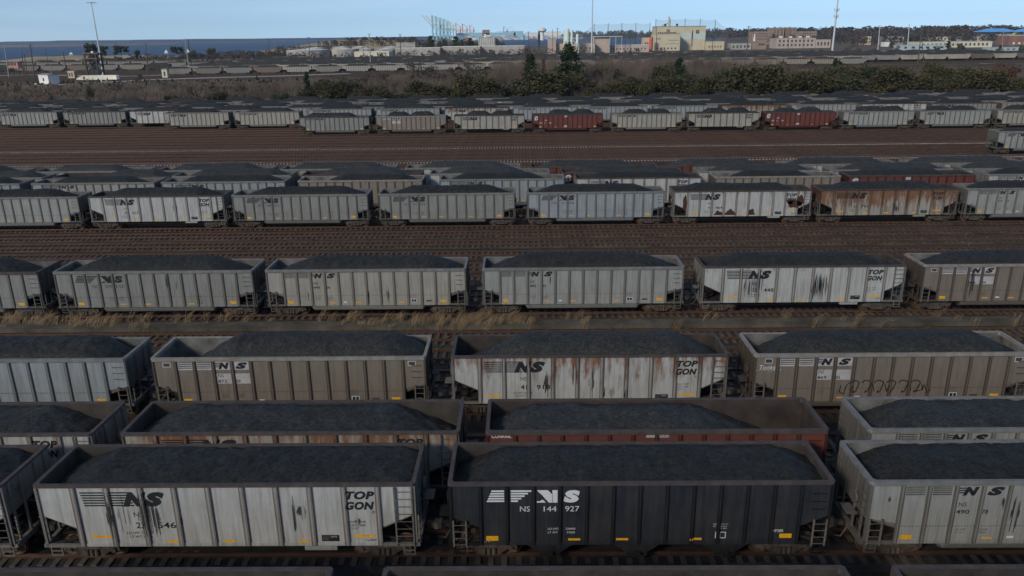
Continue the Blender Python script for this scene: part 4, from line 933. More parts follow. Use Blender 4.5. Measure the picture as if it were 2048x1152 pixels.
for i in range(9000):
    Y = rr.uniform(222, 330); half = Y*.70; x = rr.uniform(-half, half)
    if noise.noise(Vector((x*.03, Y*.03, 4))) < (-.05 if x > 0 else .12): continue
    h = rr.uniform(1.2, 3.0) if x > -20 else rr.uniform(.8, 2.0)
    for j in range(6): leaf(mb, Vector((x+rr.gauss(0, .6), Y+rr.gauss(0, .6), GZ+h*rr.uniform(.2, 1))), rr.uniform(.12, .3), rr)
tag(link('undergrowth', mb.mesh('undergrowth', leafmat('undergrowth leaves', (.085, .080, .035), (.035, .034, .018), .1))), 'tangled olive undergrowth among the bushes', 'undergrowth', kind='stuff')
mb = MB(); rr = random.Random(51)
for i in range(7800):
    Y = rr.uniform(228, 372); half = Y*.70; x = rr.uniform(-half, half)
    if x < -40 and rr.random() < .35+.4*(Y > 320): continue
    if Y > 335 and x < -60: continue
    d = noise.noise(Vector((x*.035, Y*.03, 8))); h = (2.6+2.2*d+rr.uniform(0, 1.8))*(1.5 if x > -10 else .8)*(1.0 if Y < 262 or x > 95 else 1.55 if x > -95 else 1.0)*(.75 if x > 95 else 1)
    if h < 1.2: continue
    for j in range(9):
        ax, ay = rr.gauss(0, .5), rr.gauss(0, .5); q = Vector((x+rr.gauss(0, .35), Y+rr.gauss(0, .35), GZ)); t1 = q+Vector((ax*.5, ay*.5, h*rr.uniform(.45, .6))); t2 = t1+Vector((ax*1.3+rr.gauss(0, .4), ay+rr.gauss(0, .4), h*rr.uniform(.25, .5))); w = rr.uniform(.03, .07)
        mb.add([q-Vector((w, 0, 0)), q+Vector((w, 0, 0)), t1+Vector((w*.8, 0, 0)), t1-Vector((w*.8, 0, 0)), t2+Vector((w*.6, 0, 0)), t2-Vector((w*.6, 0, 0))], [(0, 1, 2, 3), (3, 2, 4, 5)])
        for k in range(2): t3 = t1+Vector((rr.gauss(0, .7), rr.gauss(0, .7), h*rr.uniform(.1, .4))); mb.add([t1-Vector((w*.6, 0, 0)), t1+Vector((w*.6, 0, 0)), t3], [(0, 1, 2)])
tag(link('bare_thicket', mb.mesh('bare_thicket', leafmat('thicket stems', (.125, .098, .078), (.055, .043, .035), .05))), 'grey brown leafless thicket among and behind the bushes', 'thicket', kind='stuff')
def wood(name, label, pts, n, hmin, hmax, green, seed, leafn=70):
    """far wood read as one mass: crowns of leaf clumps within strips (x0,x1,y0,y1)"""
    rr = random.Random(seed); mb = MB()
    for i in range(n):
        x0, x1, y0, y1, z0 = rr.choice(pts); x, y = rr.uniform(x0, x1), rr.uniform(y0, y1); h = rr.uniform(hmin, hmax)*(1+.15*noise.noise(Vector((x*.01, y*.01, seed)))); g = 1 if rr.random() < green else 0; w = h*rr.uniform(.3, .5)
        mb.tube((x, y, z0-.5), (x, y, z0+h*.6), .25, .12, n=3, mi=0)
        for j in range(leafn):
            z = h*(.25+.75*rr.random()**.8); r_ = w*math.sqrt(max(.02, 1-((z/h-.55)/.5)**2)); a = rr.uniform(0, 6.28); q = r_*math.sqrt(rr.random()); leaf(mb, Vector((x+q*math.cos(a), y+q*math.sin(a), z0+z)), h*.085*rr.uniform(.6, 1.4), rr, mi=g)
    tag(link(name, mb.mesh(name, [M_wood, M_woodg])), label, 'wood', kind='stuff')
def wx(px, Y): return at(px, 60, Y).x
wood('far_wood', 'long dark wood along the horizon at the right', [(wx(1395, 1750), wx(1700, 1750), 1700, 1900, GZ), (wx(1600, 1500), wx(2120, 1500), 1350, 1550, GZ), (wx(1480, 1600), wx(2140, 1700), 1560, 1760, GZ)], 620, 16, 24, .28, 2, 55)
wood('far_trees', 'lower brown trees around the far right buildings', [(wx(1640, 1000), wx(2100, 1000), 980, 1060, GZ), (wx(1540, 1150), wx(2100, 1150), 1120, 1200, GZ)], 170, 8, 13, .2, 4, 60)
wood('hill_wood', 'brown bare wood on the low hill above the tanks', [(wx(640, 1020), wx(850, 1020), 985, 1045, 5), (wx(560, 980), wx(700, 980), 940, 1000, 0), (wx(690, 1060), wx(830, 1060), 1045, 1085, 8), (wx(820, 1000), wx(1010, 1000), 970, 1020, 2)], 420, 5, 9, .05, 6, 60)
wood('shore_scrub', 'low brown scrub along the left shore', [(wx(210, 640), wx(560, 640), 600, 690, GZ), (wx(400, 740), wx(640, 780), 720, 800, GZ), (wx(800, 800), wx(1060, 800), 760, 900, GZ), (wx(430, 700), wx(1150, 700), 640, 740, GZ)], 1000, 3, 7.5, .06, 8, 40)
wood('net_wood', 'dark wood across the water behind the tall net', [(wx(1235, 2300), wx(1330, 2300), 2200, 2350, -2.5), (wx(1130, 2700), wx(1250, 2700), 2650, 2750, -2.5)], 200, 14, 26, .4, 9, 40)

# ---------------------------------------------------------------- far land and shore
M_sand = mat('tan dune grass', (.26, .205, .12), .95, 0, .35, .02, col2=(.13, .115, .075))
M_farl = mat('far shore', (.035, .055, .085), .95, 0, .3, .01)
M_spit = mat('brown spit', (.16, .125, .10), .95, 0, .3, .01)
def mound(name, pts, depth, mt):
    """ridge: pts of (photo x, photo y of the crest) at a distance"""
    mb = MB(); vs = []; Y = depth[0]; n = len(pts)
    for px, py in pts:
        p = at(px, py, Y); vs += [(p.x*(Y-depth[1])/Y, Y-depth[1], depth[2]), (p.x*(Y-depth[1]*.45)/Y, Y-depth[1]*.45, depth[2]+(p.z-depth[2])*.62), (p.x, Y, p.z), (p.x*(Y+depth[1]*.6)/Y, Y+depth[1]*.6, depth[2]+(p.z-depth[2])*.5), (p.x*(Y+depth[1])/Y, Y+depth[1], depth[2])]
    mb.add(vs, [(5*i+j, 5*i+5+j, 5*i+6+j, 5*i+1+j) for i in range(n-1) for j in range(4)]); return structure(name, mb, mt)
mound('hill', [(-60, 122), (0, 121), (40, 117), (70, 113), (110, 113), (150, 110.5), (200, 112), (260, 110), (330, 112), (400, 111), (470, 112)], (740, 60, -.5), M_sand)
mound('hill', [(520, 101), (560, 97), (600, 91), (640, 85), (680, 80), (740, 77), (800, 80), (850, 84), (960, 84), (1010, 92)], (1060, 120, -.5), M_sand)
mb = MB(); a, b_ = at(-200, 90, 2250).x, at(262, 90, 2250).x; mb.add([(a, 2150, -2.6), (b_-330, 2250, -2.6), (b_, 2520, -2.6), (b_-100, 2900, -2.6), (a*1.2, 3000, -2.6), (a, 2150, -6), (b_-330, 2250, -6), (b_, 2520, -6)], [(0, 1, 2, 3, 4), (5, 6, 1, 0), (6, 7, 2, 1)]); structure('sand_spit', mb, M_spit)
mb = MB(); n = 90; vs = []
for i in range(n+1):
    x = -2700+6300*i/n; h = 5+3.5*noise.noise(Vector((i*.33, 1, 1)))+3*noise.noise(Vector((i*1.1, 5, 1)));
    vs += [(x, 4150, -3.5), (x, 4170, h*.8), (x, 4260, h+1), (x, 4900, 4)]
mb.add(vs, [(4*i+j, 4*i+4+j, 4*i+5+j, 4*i+1+j) for i in range(n) for j in range(3)]); structure('far_shore', mb, M_farl)
# port land patch
mb = MB(); a = wx(830, 2600); c_ = wx(1170, 2600); mb.add([(a, 2550, -2), (c_, 2650, -2), (c_+300, 3900, -2), (a-40, 3900, -2), (a, 2550, -5), (c_, 2650, -5)], [(0, 1, 2, 3), (4, 5, 1, 0)]); structure('port_land', mb, M_spit)
M_road = mat('pale gravel road', (.30, .275, .25), .95, 0, .25, .3)
def ribbon(name, pts, w, mt, z=GZ+.02):
    mb = MB(); vs = []
    for i, p in enumerate(pts):
        q = pts[min(i+1, len(pts)-1)]; o = pts[max(i-1, 0)]; d = Vector((q[0]-o[0], q[1]-o[1], 0)).normalized(); nn = Vector((-d.y, d.x, 0))*w/2; vs += [(p[0]-nn.x, p[1]-nn.y, z), (p[0]+nn.x, p[1]+nn.y, z)]
    mb.add(vs, [(2*i, 2*i+2, 2*i+3, 2*i+1) for i in range(len(pts)-1)]); return structure(name, mb, mt)
ribbon('road', [tuple(gr(px, py)[:2]) for px, py in ((-40, 178), (60, 172.5), (160, 167), (300, 159.5), (420, 155.5), (560, 152), (700, 147))], 9, M_road)
ribbon('road', [tuple(gr(px, py)[:2]) for px, py in ((-40, 152), (60, 149.5), (150, 151), (250, 152.5), (330, 150))], 7, M_road)
ribbon('road', [tuple(gr(px, py)[:2]) for px, py in ((1960, 127), (2100, 128))], 6, M_road)
# ---------------------------------------------------------------- far wagon rows
def far_row(pts, y0dist, cars, rowname, step=16.3, nmax=40, gaps=()):
    """cars in a line through two photo ground points"""
    (xa, ya), (xb, yb) = pts; A, B2 = gr(xa, ya), gr(xb, yb); d = Vector((B2.x-A.x, B2.y-A.y, 0)); Ln = d.length; d.normalize(); ang = math.atan2(d.y, d.x); k = 0; i = 0
    rr = random.Random(int(ya*10))
    while k*step < Ln and i < nmax:
        T, c, ru, st, num = cars[k % len(cars)] if k < len(cars) else rr.choice(cars)
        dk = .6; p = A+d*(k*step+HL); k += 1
        if k in gaps: continue
        X, Yr = p.x-HL, p.y-1.575
        lab = '%s gondola, %s from left %s' % (words(c, ru), ORD[i], rowname)
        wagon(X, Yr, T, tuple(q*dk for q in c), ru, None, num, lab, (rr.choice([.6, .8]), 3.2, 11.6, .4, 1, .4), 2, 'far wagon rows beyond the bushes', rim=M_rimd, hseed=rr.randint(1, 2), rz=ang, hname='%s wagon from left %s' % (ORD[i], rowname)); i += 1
    tl = thing('railway_track', (A.x, A.y, 0), 'track under the wagons '+rowname, 'railway track', 'far tracks beyond the bushes', ang)
    link('ballast_bed', bed_mesh(0, 420), tl)
    for g in (-.7525, .7525): link('rail', rails_mesh(0, 420), tl, loc=(0, g, 0))
fc = [B_(GREY, None), B_(GREY2, None), B_(BLUE, None), B_(TAN, None), T_(.35), B_(GREY, None)]
fr = [B_(BLUE, None), T_(.3, CREAM), B_(GREY, None), B_(GREY2, None), ('H', BLACK, 0, None, ''), B_(GREY, None), T_(.6, CREAM), T_(.6, CREAM), T_(.5, CREAM), B_(GREY, None)]
far_row([(330, 152), (1150, 139)], 0, fc, 'in the nearest far row, left half', nmax=13)
far_row([(1180, 135.5), (1940, 128.5)], 0, [B_(GREY2, None), B_(GREY, None), B_(GREY2, None), T_(.3, CREAM)]+fr[:1]+[('B', GREY2, .1, None, '')]+[T_(.6, CREAM), T_(.45, CREAM), T_(.6, CREAM), B_(GREY, None)], 'in the nearest far row, right half', nmax=10)
far_row([(330, 137.5), (1180, 126)], 0, fc, 'in the second far row, left half', nmax=13)
far_row([(1140, 122), (1900, 117)], 0, [B_(GREY2, None), B_(GREY, None), B_(BLUE, None), B_(GREY, None), B_(TAN, None), B_(GREY2, None)], 'in the second far row, right half', nmax=11)
far_row([(1300, 113.5), (1975, 114.5)], 0, [B_(GREY2, None), B_(GREY, None), B_(TAN, None), ('H', BLACK, 0, None, ''), T_(.6, CREAM), T_(.5, CREAM)], 'in the third far row, right side', nmax=14)
far_row([(-20, 146), (330, 141)], 0, [('H', BLACK, 0, None, ''), B_(GREY2, None), B_(GREY, None), B_(TAN, None)], 'in the dark row behind the white shed', nmax=8)
far_row([(-20, 138), (410, 131)], 0, [B_(CREAM, None), B_(GREY, None)], 'in the pale row left of the tower', nmax=8)
far_row([(70, 134), (560, 126)], 0, [B_(GREY, None), B_(TAN, None), B_(GREY2, None)], 'in the farthest left row but one', nmax=11)
far_row([(160, 129.5), (600, 121.5)], 0, [B_(GREY, None), B_(GREY, None), B_(CREAM, None), B_(GREY2, None), B_(GREY, None), B_(GREY, None), Rd(), B_(GREY, None), B_(TAN, None), B_(GREY, None)], 'in the farthest left row', nmax=12)
mb = MB(); rr = random.Random(77); named = [(w.location.x, w.location.y) for w in WAGONS if w.location.y > 400]; M_fg = mat('distant wagon grey', (.18, .175, .16), .8, 0, .3, .2); M_fc = mat('distant wagon cream', (.25, .225, .18), .8, 0, .3, .2)
for k in range(22):
    Y0 = 498+6.6*k; x = -215+rr.uniform(0, 16); sl = .13
    while x < 330:
        y = Y0+sl*x; x += 16.3
        if y > 640 or y < 470 or rr.random() < .05 or any(abs(x-a) < 17 and abs(y-b) < 5.5 for a, b in named): continue
        m_ = rr.choice([0, 0, 0, 1, 4]); z = 3.75+GZ*0
        mb.prism([(x-6.2, .95), (x+6.2, .95), (x+7.4, 2.1), (x+7.4, z), (x-7.4, z), (x-7.4, 2.1)], y-1.55, y+1.55, m_)
        for g in (-5.9, 5.9): mb.box(x+g-1.2, x+g+1.2, y-1, y+1, 0, .95, 3)
        c_ = rr.uniform(.4, .8); n = 8; a0, a1 = x-6.9+rr.uniform(0, 1.5), x+6.9-rr.uniform(0, 1.5); hs = [0, .5, .85, 1, .95, .9, 1, .6, 0]
        vs = []
        for i in range(9): xx = a0+(a1-a0)*i/8; vs += [(xx, y-1.5, z+.01), (xx, y-.6, z+c_*hs[i]+.02), (xx, y+.6, z+c_*hs[i]+.02), (xx, y+1.5, z+.01)]
        mb.add(vs, [(4*i+j, 4*i+4+j, 4*i+5+j, 4*i+1+j) for i in range(8) for j in range(3)], 2)
tag(link('distant_coal_wagons', mb.mesh('distant_coal_wagons', [M_fg, M_fc, M_coal, M_under, M_truck])), 'dense mass of loaded coal wagons packed between the bushes and the tanks', 'gondola wagons', kind='stuff')

# ---------------------------------------------------------------- poles, masts
M_galv = mat('galvanised steel', (.42, .45, .47), .5, .2, .1, 2)
M_pole = mat('weathered timber pole', (.085, .062, .048), .9, 0, .3, 3)
M_poleg = mat('pale timber pole', (.26, .24, .22), .9, 0, .2, 3)
M_darkst = mat('dark steel', (.035, .034, .036), .7, 0, .4, 1)
def mast(px, pyt, pyb, Y, r0, r1, label, heads=True, z=None):
    b_ = at(px[1], pyb, Y); top = at(px[0], pyt, Y); h = z or top.z
    t = thing('light_mast', (b_.x, Y, GZ), label, 'light mast', 'tall light masts')
    mb = MB(); mb.tube((0, 0, 0), (0, 0, h), r0, r1, n=10); mb.tube((0, 0, 0), (0, 0, .6), r0*1.8, r0*1.8, n=10); link('mast', mb.mesh('mast', M_galv), t)
    mb = MB(); mb.lathe([(1.9, -.08), (2.1, -.08), (2.1, .08), (1.9, .08), (1.9, -.08)], (0, 0, h-.4), n=16)
    for a in range(4): mb.tube((0, 0, h-.4), (2*math.cos(a*1.57), 2*math.sin(a*1.57), h-.4), .06, n=4)
    link('lamp_ring', mb.mesh('lamp_ring', M_galv), t)
    lm = cached('lamp', lambda: (lambda m_: (m_.prismz([(-.35, -.3), (.35, -.3), (.25, .3), (-.25, .3)], -.25, .1), m_.mesh('floodlight', M_galv))[-1])(MB()))
    for a in range(8): link('floodlight', lm, t, loc=(2.3*math.cos(a*.785), 2.3*math.sin(a*.785), h-.55), rz=a*.785)
mast((188, 207), 2, 150, 462, .55, .22, 'tall light mast with lamp ring on the left')
mast((1182, 1183), 2, 115, 683, .75, .3, 'tall light mast rising out of the frame left of the beige plant', z=56)
# mobile phone mast
b_ = at(1665, 97, 760); t = thing('phone_mast', (b_.x, 760, GZ), 'grey phone mast with two antenna rings at the right', 'phone mast')
mb = MB(); mb.tube((0, 0, 0), (0, 0, 54), 1.0, .5, n=12); link('mast', mb.mesh('mast', M_galv), t)
for z, n in ((at(1672, 19, 760).z, 9), (at(1670, 32, 760).z, 9)):
    mb = MB(); mb.lathe([(1.7, -.1), (1.9, -.1), (1.9, .1), (1.7, .1), (1.7, -.1)], (0, 0, 0), n=12)
    for k in range(3): a = k*2.09; mb.tube((0, 0, 0), (1.8*math.cos(a), 1.8*math.sin(a), 0), .1, n=4)
    ring = link('antenna_ring', mb.mesh('antenna_ring', M_galv), t, loc=(0, 0, z))
    am = cached('ant', lambda: (lambda m_: (m_.box(-.2, .2, -.12, .12, -1.4, 1.4), m_.box(-.06, .06, .12, .3, -.5, .5), m_.mesh('antenna', M_galv))[-1])(MB()))
    for k in range(n): a = k*6.283/n; link('antenna', am, ring, loc=(2.1*math.cos(a), 2.1*math.sin(a), 0), rz=a-1.57)
def pole(i, xt, yt, xb, yb, Y, cross, label, mt, r=.22):
    b_ = at(xb, yb, Y); top = at(xt, yt, Y); h = top.z-GZ; t = thing('utility_pole', (b_.x, Y, GZ), label, 'utility pole', 'utility poles')
    mb = MB(); mb.tube((0, 0, -.5), (top.x-b_.x, 0, h), r*1.15, r*.8, n=7); link('pole', mb.mesh('pole', mt), t)
    for c in range(cross):
        mb = MB(); mb.box(-1.3, 1.3, -.08, .08, -.08, .08)
        for x in (-1.1, -.5, .5, 1.1): mb.tube((x, 0, .08), (x, 0, .35), .05, .03, n=5)
        k = 1-.07*(c+.3); link('crossarm', mb.mesh('crossarm', mt), t, loc=((top.x-b_.x)*k, -.2, h*k))
pl = [(9, 92, 17, 150, 450, 0, M_poleg, .3), (60, 89, 70, 163, 385, 3, M_pole, .3), (43, 107, 50, 150, 455, 0, M_pole, .25), (48, 106, 54, 150, 440, 1, M_pole, .25), (91, 98, 96, 128, 560, 1, M_pole, .2), (126, 104, 136, 158, 410, 0, M_pole, .26), (100, 127, 104, 152, 430, 0, M_poleg, .15),
      (226, 95, 229, 120, 600, 1, M_pole, .2), (291, 87, 297, 150, 430, 1, M_pole, .24), (370, 77, 378, 137, 480, 0, M_poleg, .3), (376, 78, 383, 132, 500, 1, M_darkst, .26), (537, 78, 541, 121, 560, 1, M_pole, .2), (617, 74, 620, 120, 560, 1, M_pole, .24), (610, 97, 612, 118, 600, 1, M_pole, .18), (738, 67, 741, 128, 500, 1, M_poleg, .3), (726, 94, 727, 115, 600, 1, M_pole, .2),
      (800, 68, 802, 112, 600, 2, M_pole, .28), (1048, 67, 1049, 106, 640, 1, M_pole, .24), (1057, 63, 1058, 106, 640, 1, M_pole, .26), (1105, 58, 1106, 106, 660, 0, M_pole, .2), (1115, 56, 1115, 106, 640, 1, M_pole, .26), (1261, 65, 1261, 100, 700, 1, M_pole, .25), (1223, 74, 1223, 102, 700, 1, M_darkst, .2), (1250, 72, 1251, 102, 690, 0, M_darkst, .2), (1425, 76, 1426, 100, 700, 1, M_darkst, .22), (1313, 55, 1314, 100, 680, 1, M_pole, .26),
      (1498, 52, 1491, 128, 430, 1, M_pole, .26), (1579, 54, 1577, 98, 640, 1, M_pole, .24), (1760, 50, 1757, 92, 700, 2, M_galv, .35), (1819, 48, 1817, 82, 800, 2, M_galv, .4), (1844, 50, 1836, 126, 480, 2, M_pole, .26), (1842, 62, 1849, 122, 490, 1, M_pole, .24), (1608, 62, 1606, 96, 700, 0, M_pole, .2), (2007, 64, 2003, 110, 620, 1, M_poleg, .2), (1912, 84, 1911, 104, 640, 1, M_poleg, .16), (2026, 84, 2025, 104, 640, 0, M_poleg, .16)]
for i, (xt, yt, xb, yb, Y, c, mt, r) in enumerate(sorted(pl, key=lambda q: q[0])):
    pole(i, xt, yt, xb, yb, Y, c, '%s utility pole, %s from left across the background' % ({M_pole: 'brown timber', M_poleg: 'pale grey', M_darkst: 'dark', M_galv: 'grey steel'}[mt], ORD[i]), mt, r)

# ---------------------------------------------------------------- buildings
def bmat(n, c, na=.12): return mat(n, c, .85, 0, na, .15)
M_beige = bmat('beige cladding', (.42, .375, .275)); M_yb = bmat('yellow beige wall', (.42, .355, .24)); M_pb = bmat('pale blue panels', (.40, .46, .44)); M_pink = bmat('pink wall', (.35, .285, .25)); M_tan = bmat('tan wall', (.42, .33, .24)); M_conc = bmat('pale concrete', (.29, .275, .25), .3); M_wh = bmat('white painted metal', (.58, .58, .56)); M_cream = bmat('cream wall', (.50, .45, .35))
M_roof = bmat('grey roof', (.20, .20, .20)); M_glass = mat('dark window glass', (.035, .04, .05), .25, 0, .2, 1, spec=.5); M_brn = bmat('brown strip', (.20, .12, .08)); M_orange = bmat('orange brick', (.235, .17, .13), .25); M_red = bmat('red brick', (.19, .10, .085), .2); M_blue = bmat('bright blue roof', (.10, .32, .66)); M_lime = bmat('lime green panel', (.28, .55, .08)); M_teal = bmat('pale teal roof', (.30, .37, .38)); M_redp = bmat('red tank paint', (.45, .10, .06)); M_teals = bmat('teal crane steel', (.22, .42, .50)); M_pale = bmat('pale boom steel', (.60, .60, .55)); M_sil = bmat('pale green silo', (.50, .58, .54))
def bld(name, px0, px1, pyt, Y, depth, wall, label, cat='building', roof=None, wins=(), z0=GZ, extra=None):
    """box building: photo left, right and top at distance Y; wins = (cols, rows, x0, x1, z0, z1 fractions, w, h fractions)"""
    a, c = at(px0, pyt, Y), at(px1, pyt, Y); w, h = c.x-a.x, a.z-z0; t = thing(name, ((a.x+c.x)/2, Y+depth/2, z0), label, cat)
    mb = MB(); mb.box(-w/2, w/2, -depth/2, depth/2, -.5, h); link('wall', mb.mesh('wall', wall), t)
    mb = MB(); mb.box(-w/2-.2, w/2+.2, -depth/2-.2, depth/2+.2, h+.003, h+max(.35, h*.03)); link('roof', mb.mesh('roof', roof or M_roof), t)
    for cols, rows, fx0, fx1, fz0, fz1, fw, fh, mt in wins:
        for i in range(cols):
            for j in range(rows):
                cx = -w/2+w*(fx0+(fx1-fx0)*(i+.5)/cols); cz = h*(fz0+(fz1-fz0)*(j+.5)/rows); ww, wh = w*(fx1-fx0)/cols*fw/2, h*(fz1-fz0)/rows*fh/2
                mb = MB(); mb.box(cx-ww, cx+ww, -depth/2-.06, -depth/2+.2, cz-wh, cz+wh); nm = 'window' if mt is M_glass else 'panel'; o = link(nm, mb.mesh(nm, mt), t)
                if mt is M_glass: m2 = MB(); m2.box(cx-ww-.15, cx+ww+.15, -depth/2-.16, -depth/2-.002, cz-wh-.22, cz-wh-.03); link('sill', m2.mesh('sill', wall), o)
    if extra: extra(t, w, h, depth)
    return t
# beige plant
def plant_extra(t, w, h, d):
    mb = MB(); x = -w*.21; mb.tube((x, 0, h), (x, 0, h+at(1341, 33, 900).z-at(1341, 54, 900).z), .95, .9, n=14); mb.tube((x, 0, h+4.5), (x-7, 0, h+1.6), .8, .7, n=8); mb.tube((x-7, 0, h+1.8), (x-7, 0, h), .7, .7, n=8); link('smokestack', mb.mesh('smokestack', M_beige), t)
    for xx in (-w*.31, -w*.07):
        mb = MB(); mb.lathe([(0, 0), (1.1, 0), (1.1, 2.2), (1.4, 2.4), (1.4, 3.0), (0, 3.3)], (xx, -d*.3, h), n=12); link('roof_vent', mb.mesh('roof_vent', M_darkst), t)
    for k in range(14):
        mb = MB(); xx = w*.5*(0)+(-w*.02)+k*w*.5/14; mb.box(xx, xx+.12, -d/2-.14, -d/2-.06, h*.46, h*.75); link('mullion', mb.mesh('mullion', M_conc), t)
bld('industrial_building', 1313.7, 1412, 54, 900, 30, M_beige, 'tall beige industrial plant with smokestack and pale blue panels', wins=((9, 1, .02, .40, .72, .78, .7, .9, M_glass), (1, 1, .48, 1.0, .46, .74, .99, 1, M_pb), (1, 1, .20, .27, .78, .90, 1, 1, M_brn), (1, 1, .72, .745, .15, .85, 1, 1, M_brn), (2, 2, .80, .87, .70, .86, .85, .85, M_glass), (1, 1, .60, .62, .3, .36, 1, 1, M_brn)), extra=plant_extra)
bld('industrial_annex', 1307, 1361, 68.4, 880, 16, M_beige, 'lower beige block in front of the tall beige plant', wins=((1, 1, .1, .28, .70, .74, 1, 1, M_glass), (1, 1, .54, .97, .60, .64, 1, 1, M_roof), (1, 1, .5, .97, .40, .44, 1, 1, M_roof), (6, 1, .1, .9, .1, .2, .4, 1, M_glass)))
bld('industrial_annex', 1412.5, 1449, 83, 890, 20, M_yb, 'low yellow-beige annex right of the tall plant', wins=((5, 1, .1, .9, .3, .5, .4, 1, M_glass),))
bld('industrial_annex', 1287, 1306, 75.5, 895, 14, M_tan, 'small tan block left of the beige plant', wins=((2, 1, .1, .6, .5, .65, .5, 1, M_glass),))
g = at(1302.5, 73, 870); t = thing('red_tank', (g.x, 870, GZ), 'red upright cylinder tank beside the beige plant', 'tank'); mb = MB(); mb.lathe([(0, 0), (1.9, 0), (1.9, g.z-1), (1.2, g.z), (0, g.z+.2)], n=16); link('tank_shell', mb.mesh('tank_shell', M_redp), t); mb = MB(); mb.box(1.9, 2.2, -.3, .3, 0, g.z-1); link('ladder', mb.mesh('ladder', M_galv), t)
# cement works and pink buildings
bld('warehouse', 1104, 1190, 87.5, 820, 26, M_tan, 'long tan wall building below the pale silos', wins=((8, 1, .1, .95, .45, .6, .3, 1, M_glass),))
bld('warehouse', 1190, 1219, 75.8, 830, 22, M_pink, 'pink corrugated building right of the light mast', wins=((1, 1, .1, .9, .55, .58, 1, 1, M_tan), (1, 1, .05, .95, .3, .33, 1, 1, M_tan)), extra=lambda t, w, h, d: (lambda mb: ([mb.box(x, x+.25, -d/2-3, -d/2-2.7, 0, h+1) for x in (-w/2-2, w/2, w/2+6, w/2+12)], mb.box(-w/2-3, w/2+13, -d/2-3, -d/2+1, h+1, h+1.4), link('canopy', mb.mesh('canopy', M_sil), t)))(MB()))
bld('warehouse', 1096, 1112, 77, 815, 12, M_pink, 'small pink block with framework roof left of the silos', extra=lambda t, w, h, d: (lambda mb: ([mb.box(x, x+.2, -d/2, -d/2+.2, h, h+2) for x in (-w/2, -w/6, w/6, w/2-.2)], mb.box(-w/2, w/2, -d/2, -d/2+.2, h+2, h+2.25), link('roof_frame', mb.mesh('roof_frame', M_wh), t)))(MB()))
bld('warehouse', 1219.5, 1298, 91, 840, 20, M_pink, 'long low pink building between the mast and the plant', roof=M_wh, wins=((10, 1, .05, .95, .4, .6, .35, 1, M_glass),))
for k, (px, r, py, lab) in enumerate(((1134.5, 2.3, 57, 'tallest pale silo of the cement works'), (1143.8, 1.3, 59, 'slim middle silo of the cement works'), (1155, 1.5, 68, 'shortest right silo of the cement works'), (1129, .9, 62, 'thin leftmost pipe tower of the cement works'))):
    g = at(px, py, 800); t = thing('silo', (g.x, 800, GZ), lab, 'silo', 'pale silos of the cement works'); h = g.z-GZ; z0_ = 10
    mb = MB(); mb.lathe([(0, z0_-3), (r*.3, z0_-3), (r, z0_), (r, h-1), (r*.5, h), (0, h+.2)], n=14); link('silo_shell', mb.mesh('silo_shell', M_sil), t)
    for a in range(4): mb = MB(); mb.tube((r*.9*math.cos(a*1.57+.78), r*.9*math.sin(a*1.57+.78), 0), (r*.9*math.cos(a*1.57+.78), r*.9*math.sin(a*1.57+.78), z0_+.4), .18, n=5); link('leg', mb.mesh('leg', M_sil), t)
    if k == 1: mb = MB(); mb.tube((0, 0, 14), (-6, 0, 8), .35, n=6); mb.tube((0, 0, 14), (6, 0, 8), .35, n=6); link('chute', mb.mesh('chute', M_sil), t)
# water tower
g = at(1084, 54.5, 2400); t = thing('water_tower', (g.x, 2400, -2), 'white mushroom-shaped water tower on the horizon', 'water tower'); h = g.z+2; mb = MB(); mb.lathe([(0, 0), (7, 0), (6, h*.6), (13, h*.72), (13, h*.85), (8, h*.96), (0, h)], n=20); link('tank', mb.mesh('tank', M_wh), t)
# dark furled spar beside the water tower
g = at(1078, 60, 900); t = thing('dark_spire', (g.x, 900, GZ), 'dark narrow cypress-shaped spire left of the silos', 'spire'); mb = MB(); mb.lathe([(.3, 0), (.5, 5), (1.3, 9), (1.4, g.z-5), (.6, g.z-1), (0, g.z)], n=10); link('spire', mb.mesh('spire', M_darkst), t)
# driving range net
npx = [(1188.5, 47), (1216.6, 46.5), (1244, 45.6), (1272, 45.3), (1300.5, 45.5), (1312, 38), (1341, 37.5), (1370.6, 37), (1401, 37.4), (1431, 39)]
M_net = bpy.data.materials.new('thin net'); M_net.use_nodes = True; t_ = M_net.node_tree; pb = t_.nodes['Principled BSDF']; pb.inputs['Base Color'].default_value = (.10, .12, .14, 1); pb.inputs['Alpha'].default_value = .20; pb.inputs['Roughness'].default_value = 1
t = thing('driving_range_net', (at(1188.5, 47, 1150).x, 1150, GZ), 'tall translucent net strung between dark poles behind the plant', 'net'); ox = at(1188.5, 47, 1150).x
for px, py in npx:
    p = at(px, py, 1150); mb = MB(); mb.tube((p.x-ox, 0, 0), (p.x-ox, 0, p.z-GZ), .42, .32, n=6); link('post', mb.mesh('post', M_darkst), t)
mb = MB(); P_ = [at(1160, 70, 1150)]+[at(px, py+1, 1150) for px, py in npx]+[at(1458, 58, 1150)]
for a, c in zip(P_, P_[1:]):
    if abs(a.x-c.x) < 12: continue
    sg = (a.z+c.z)/2-1.0; vs = [(a.x-ox, 0, 6), (c.x-ox, 0, 6), (c.x-ox, 0, c.z-GZ), ((a.x+c.x)/2-ox, 0, sg-GZ), (a.x-ox, 0, a.z-GZ)]; mb.add(vs, [(0, 1, 2, 3, 4)])
link('net', mb.mesh('net', M_net), t)
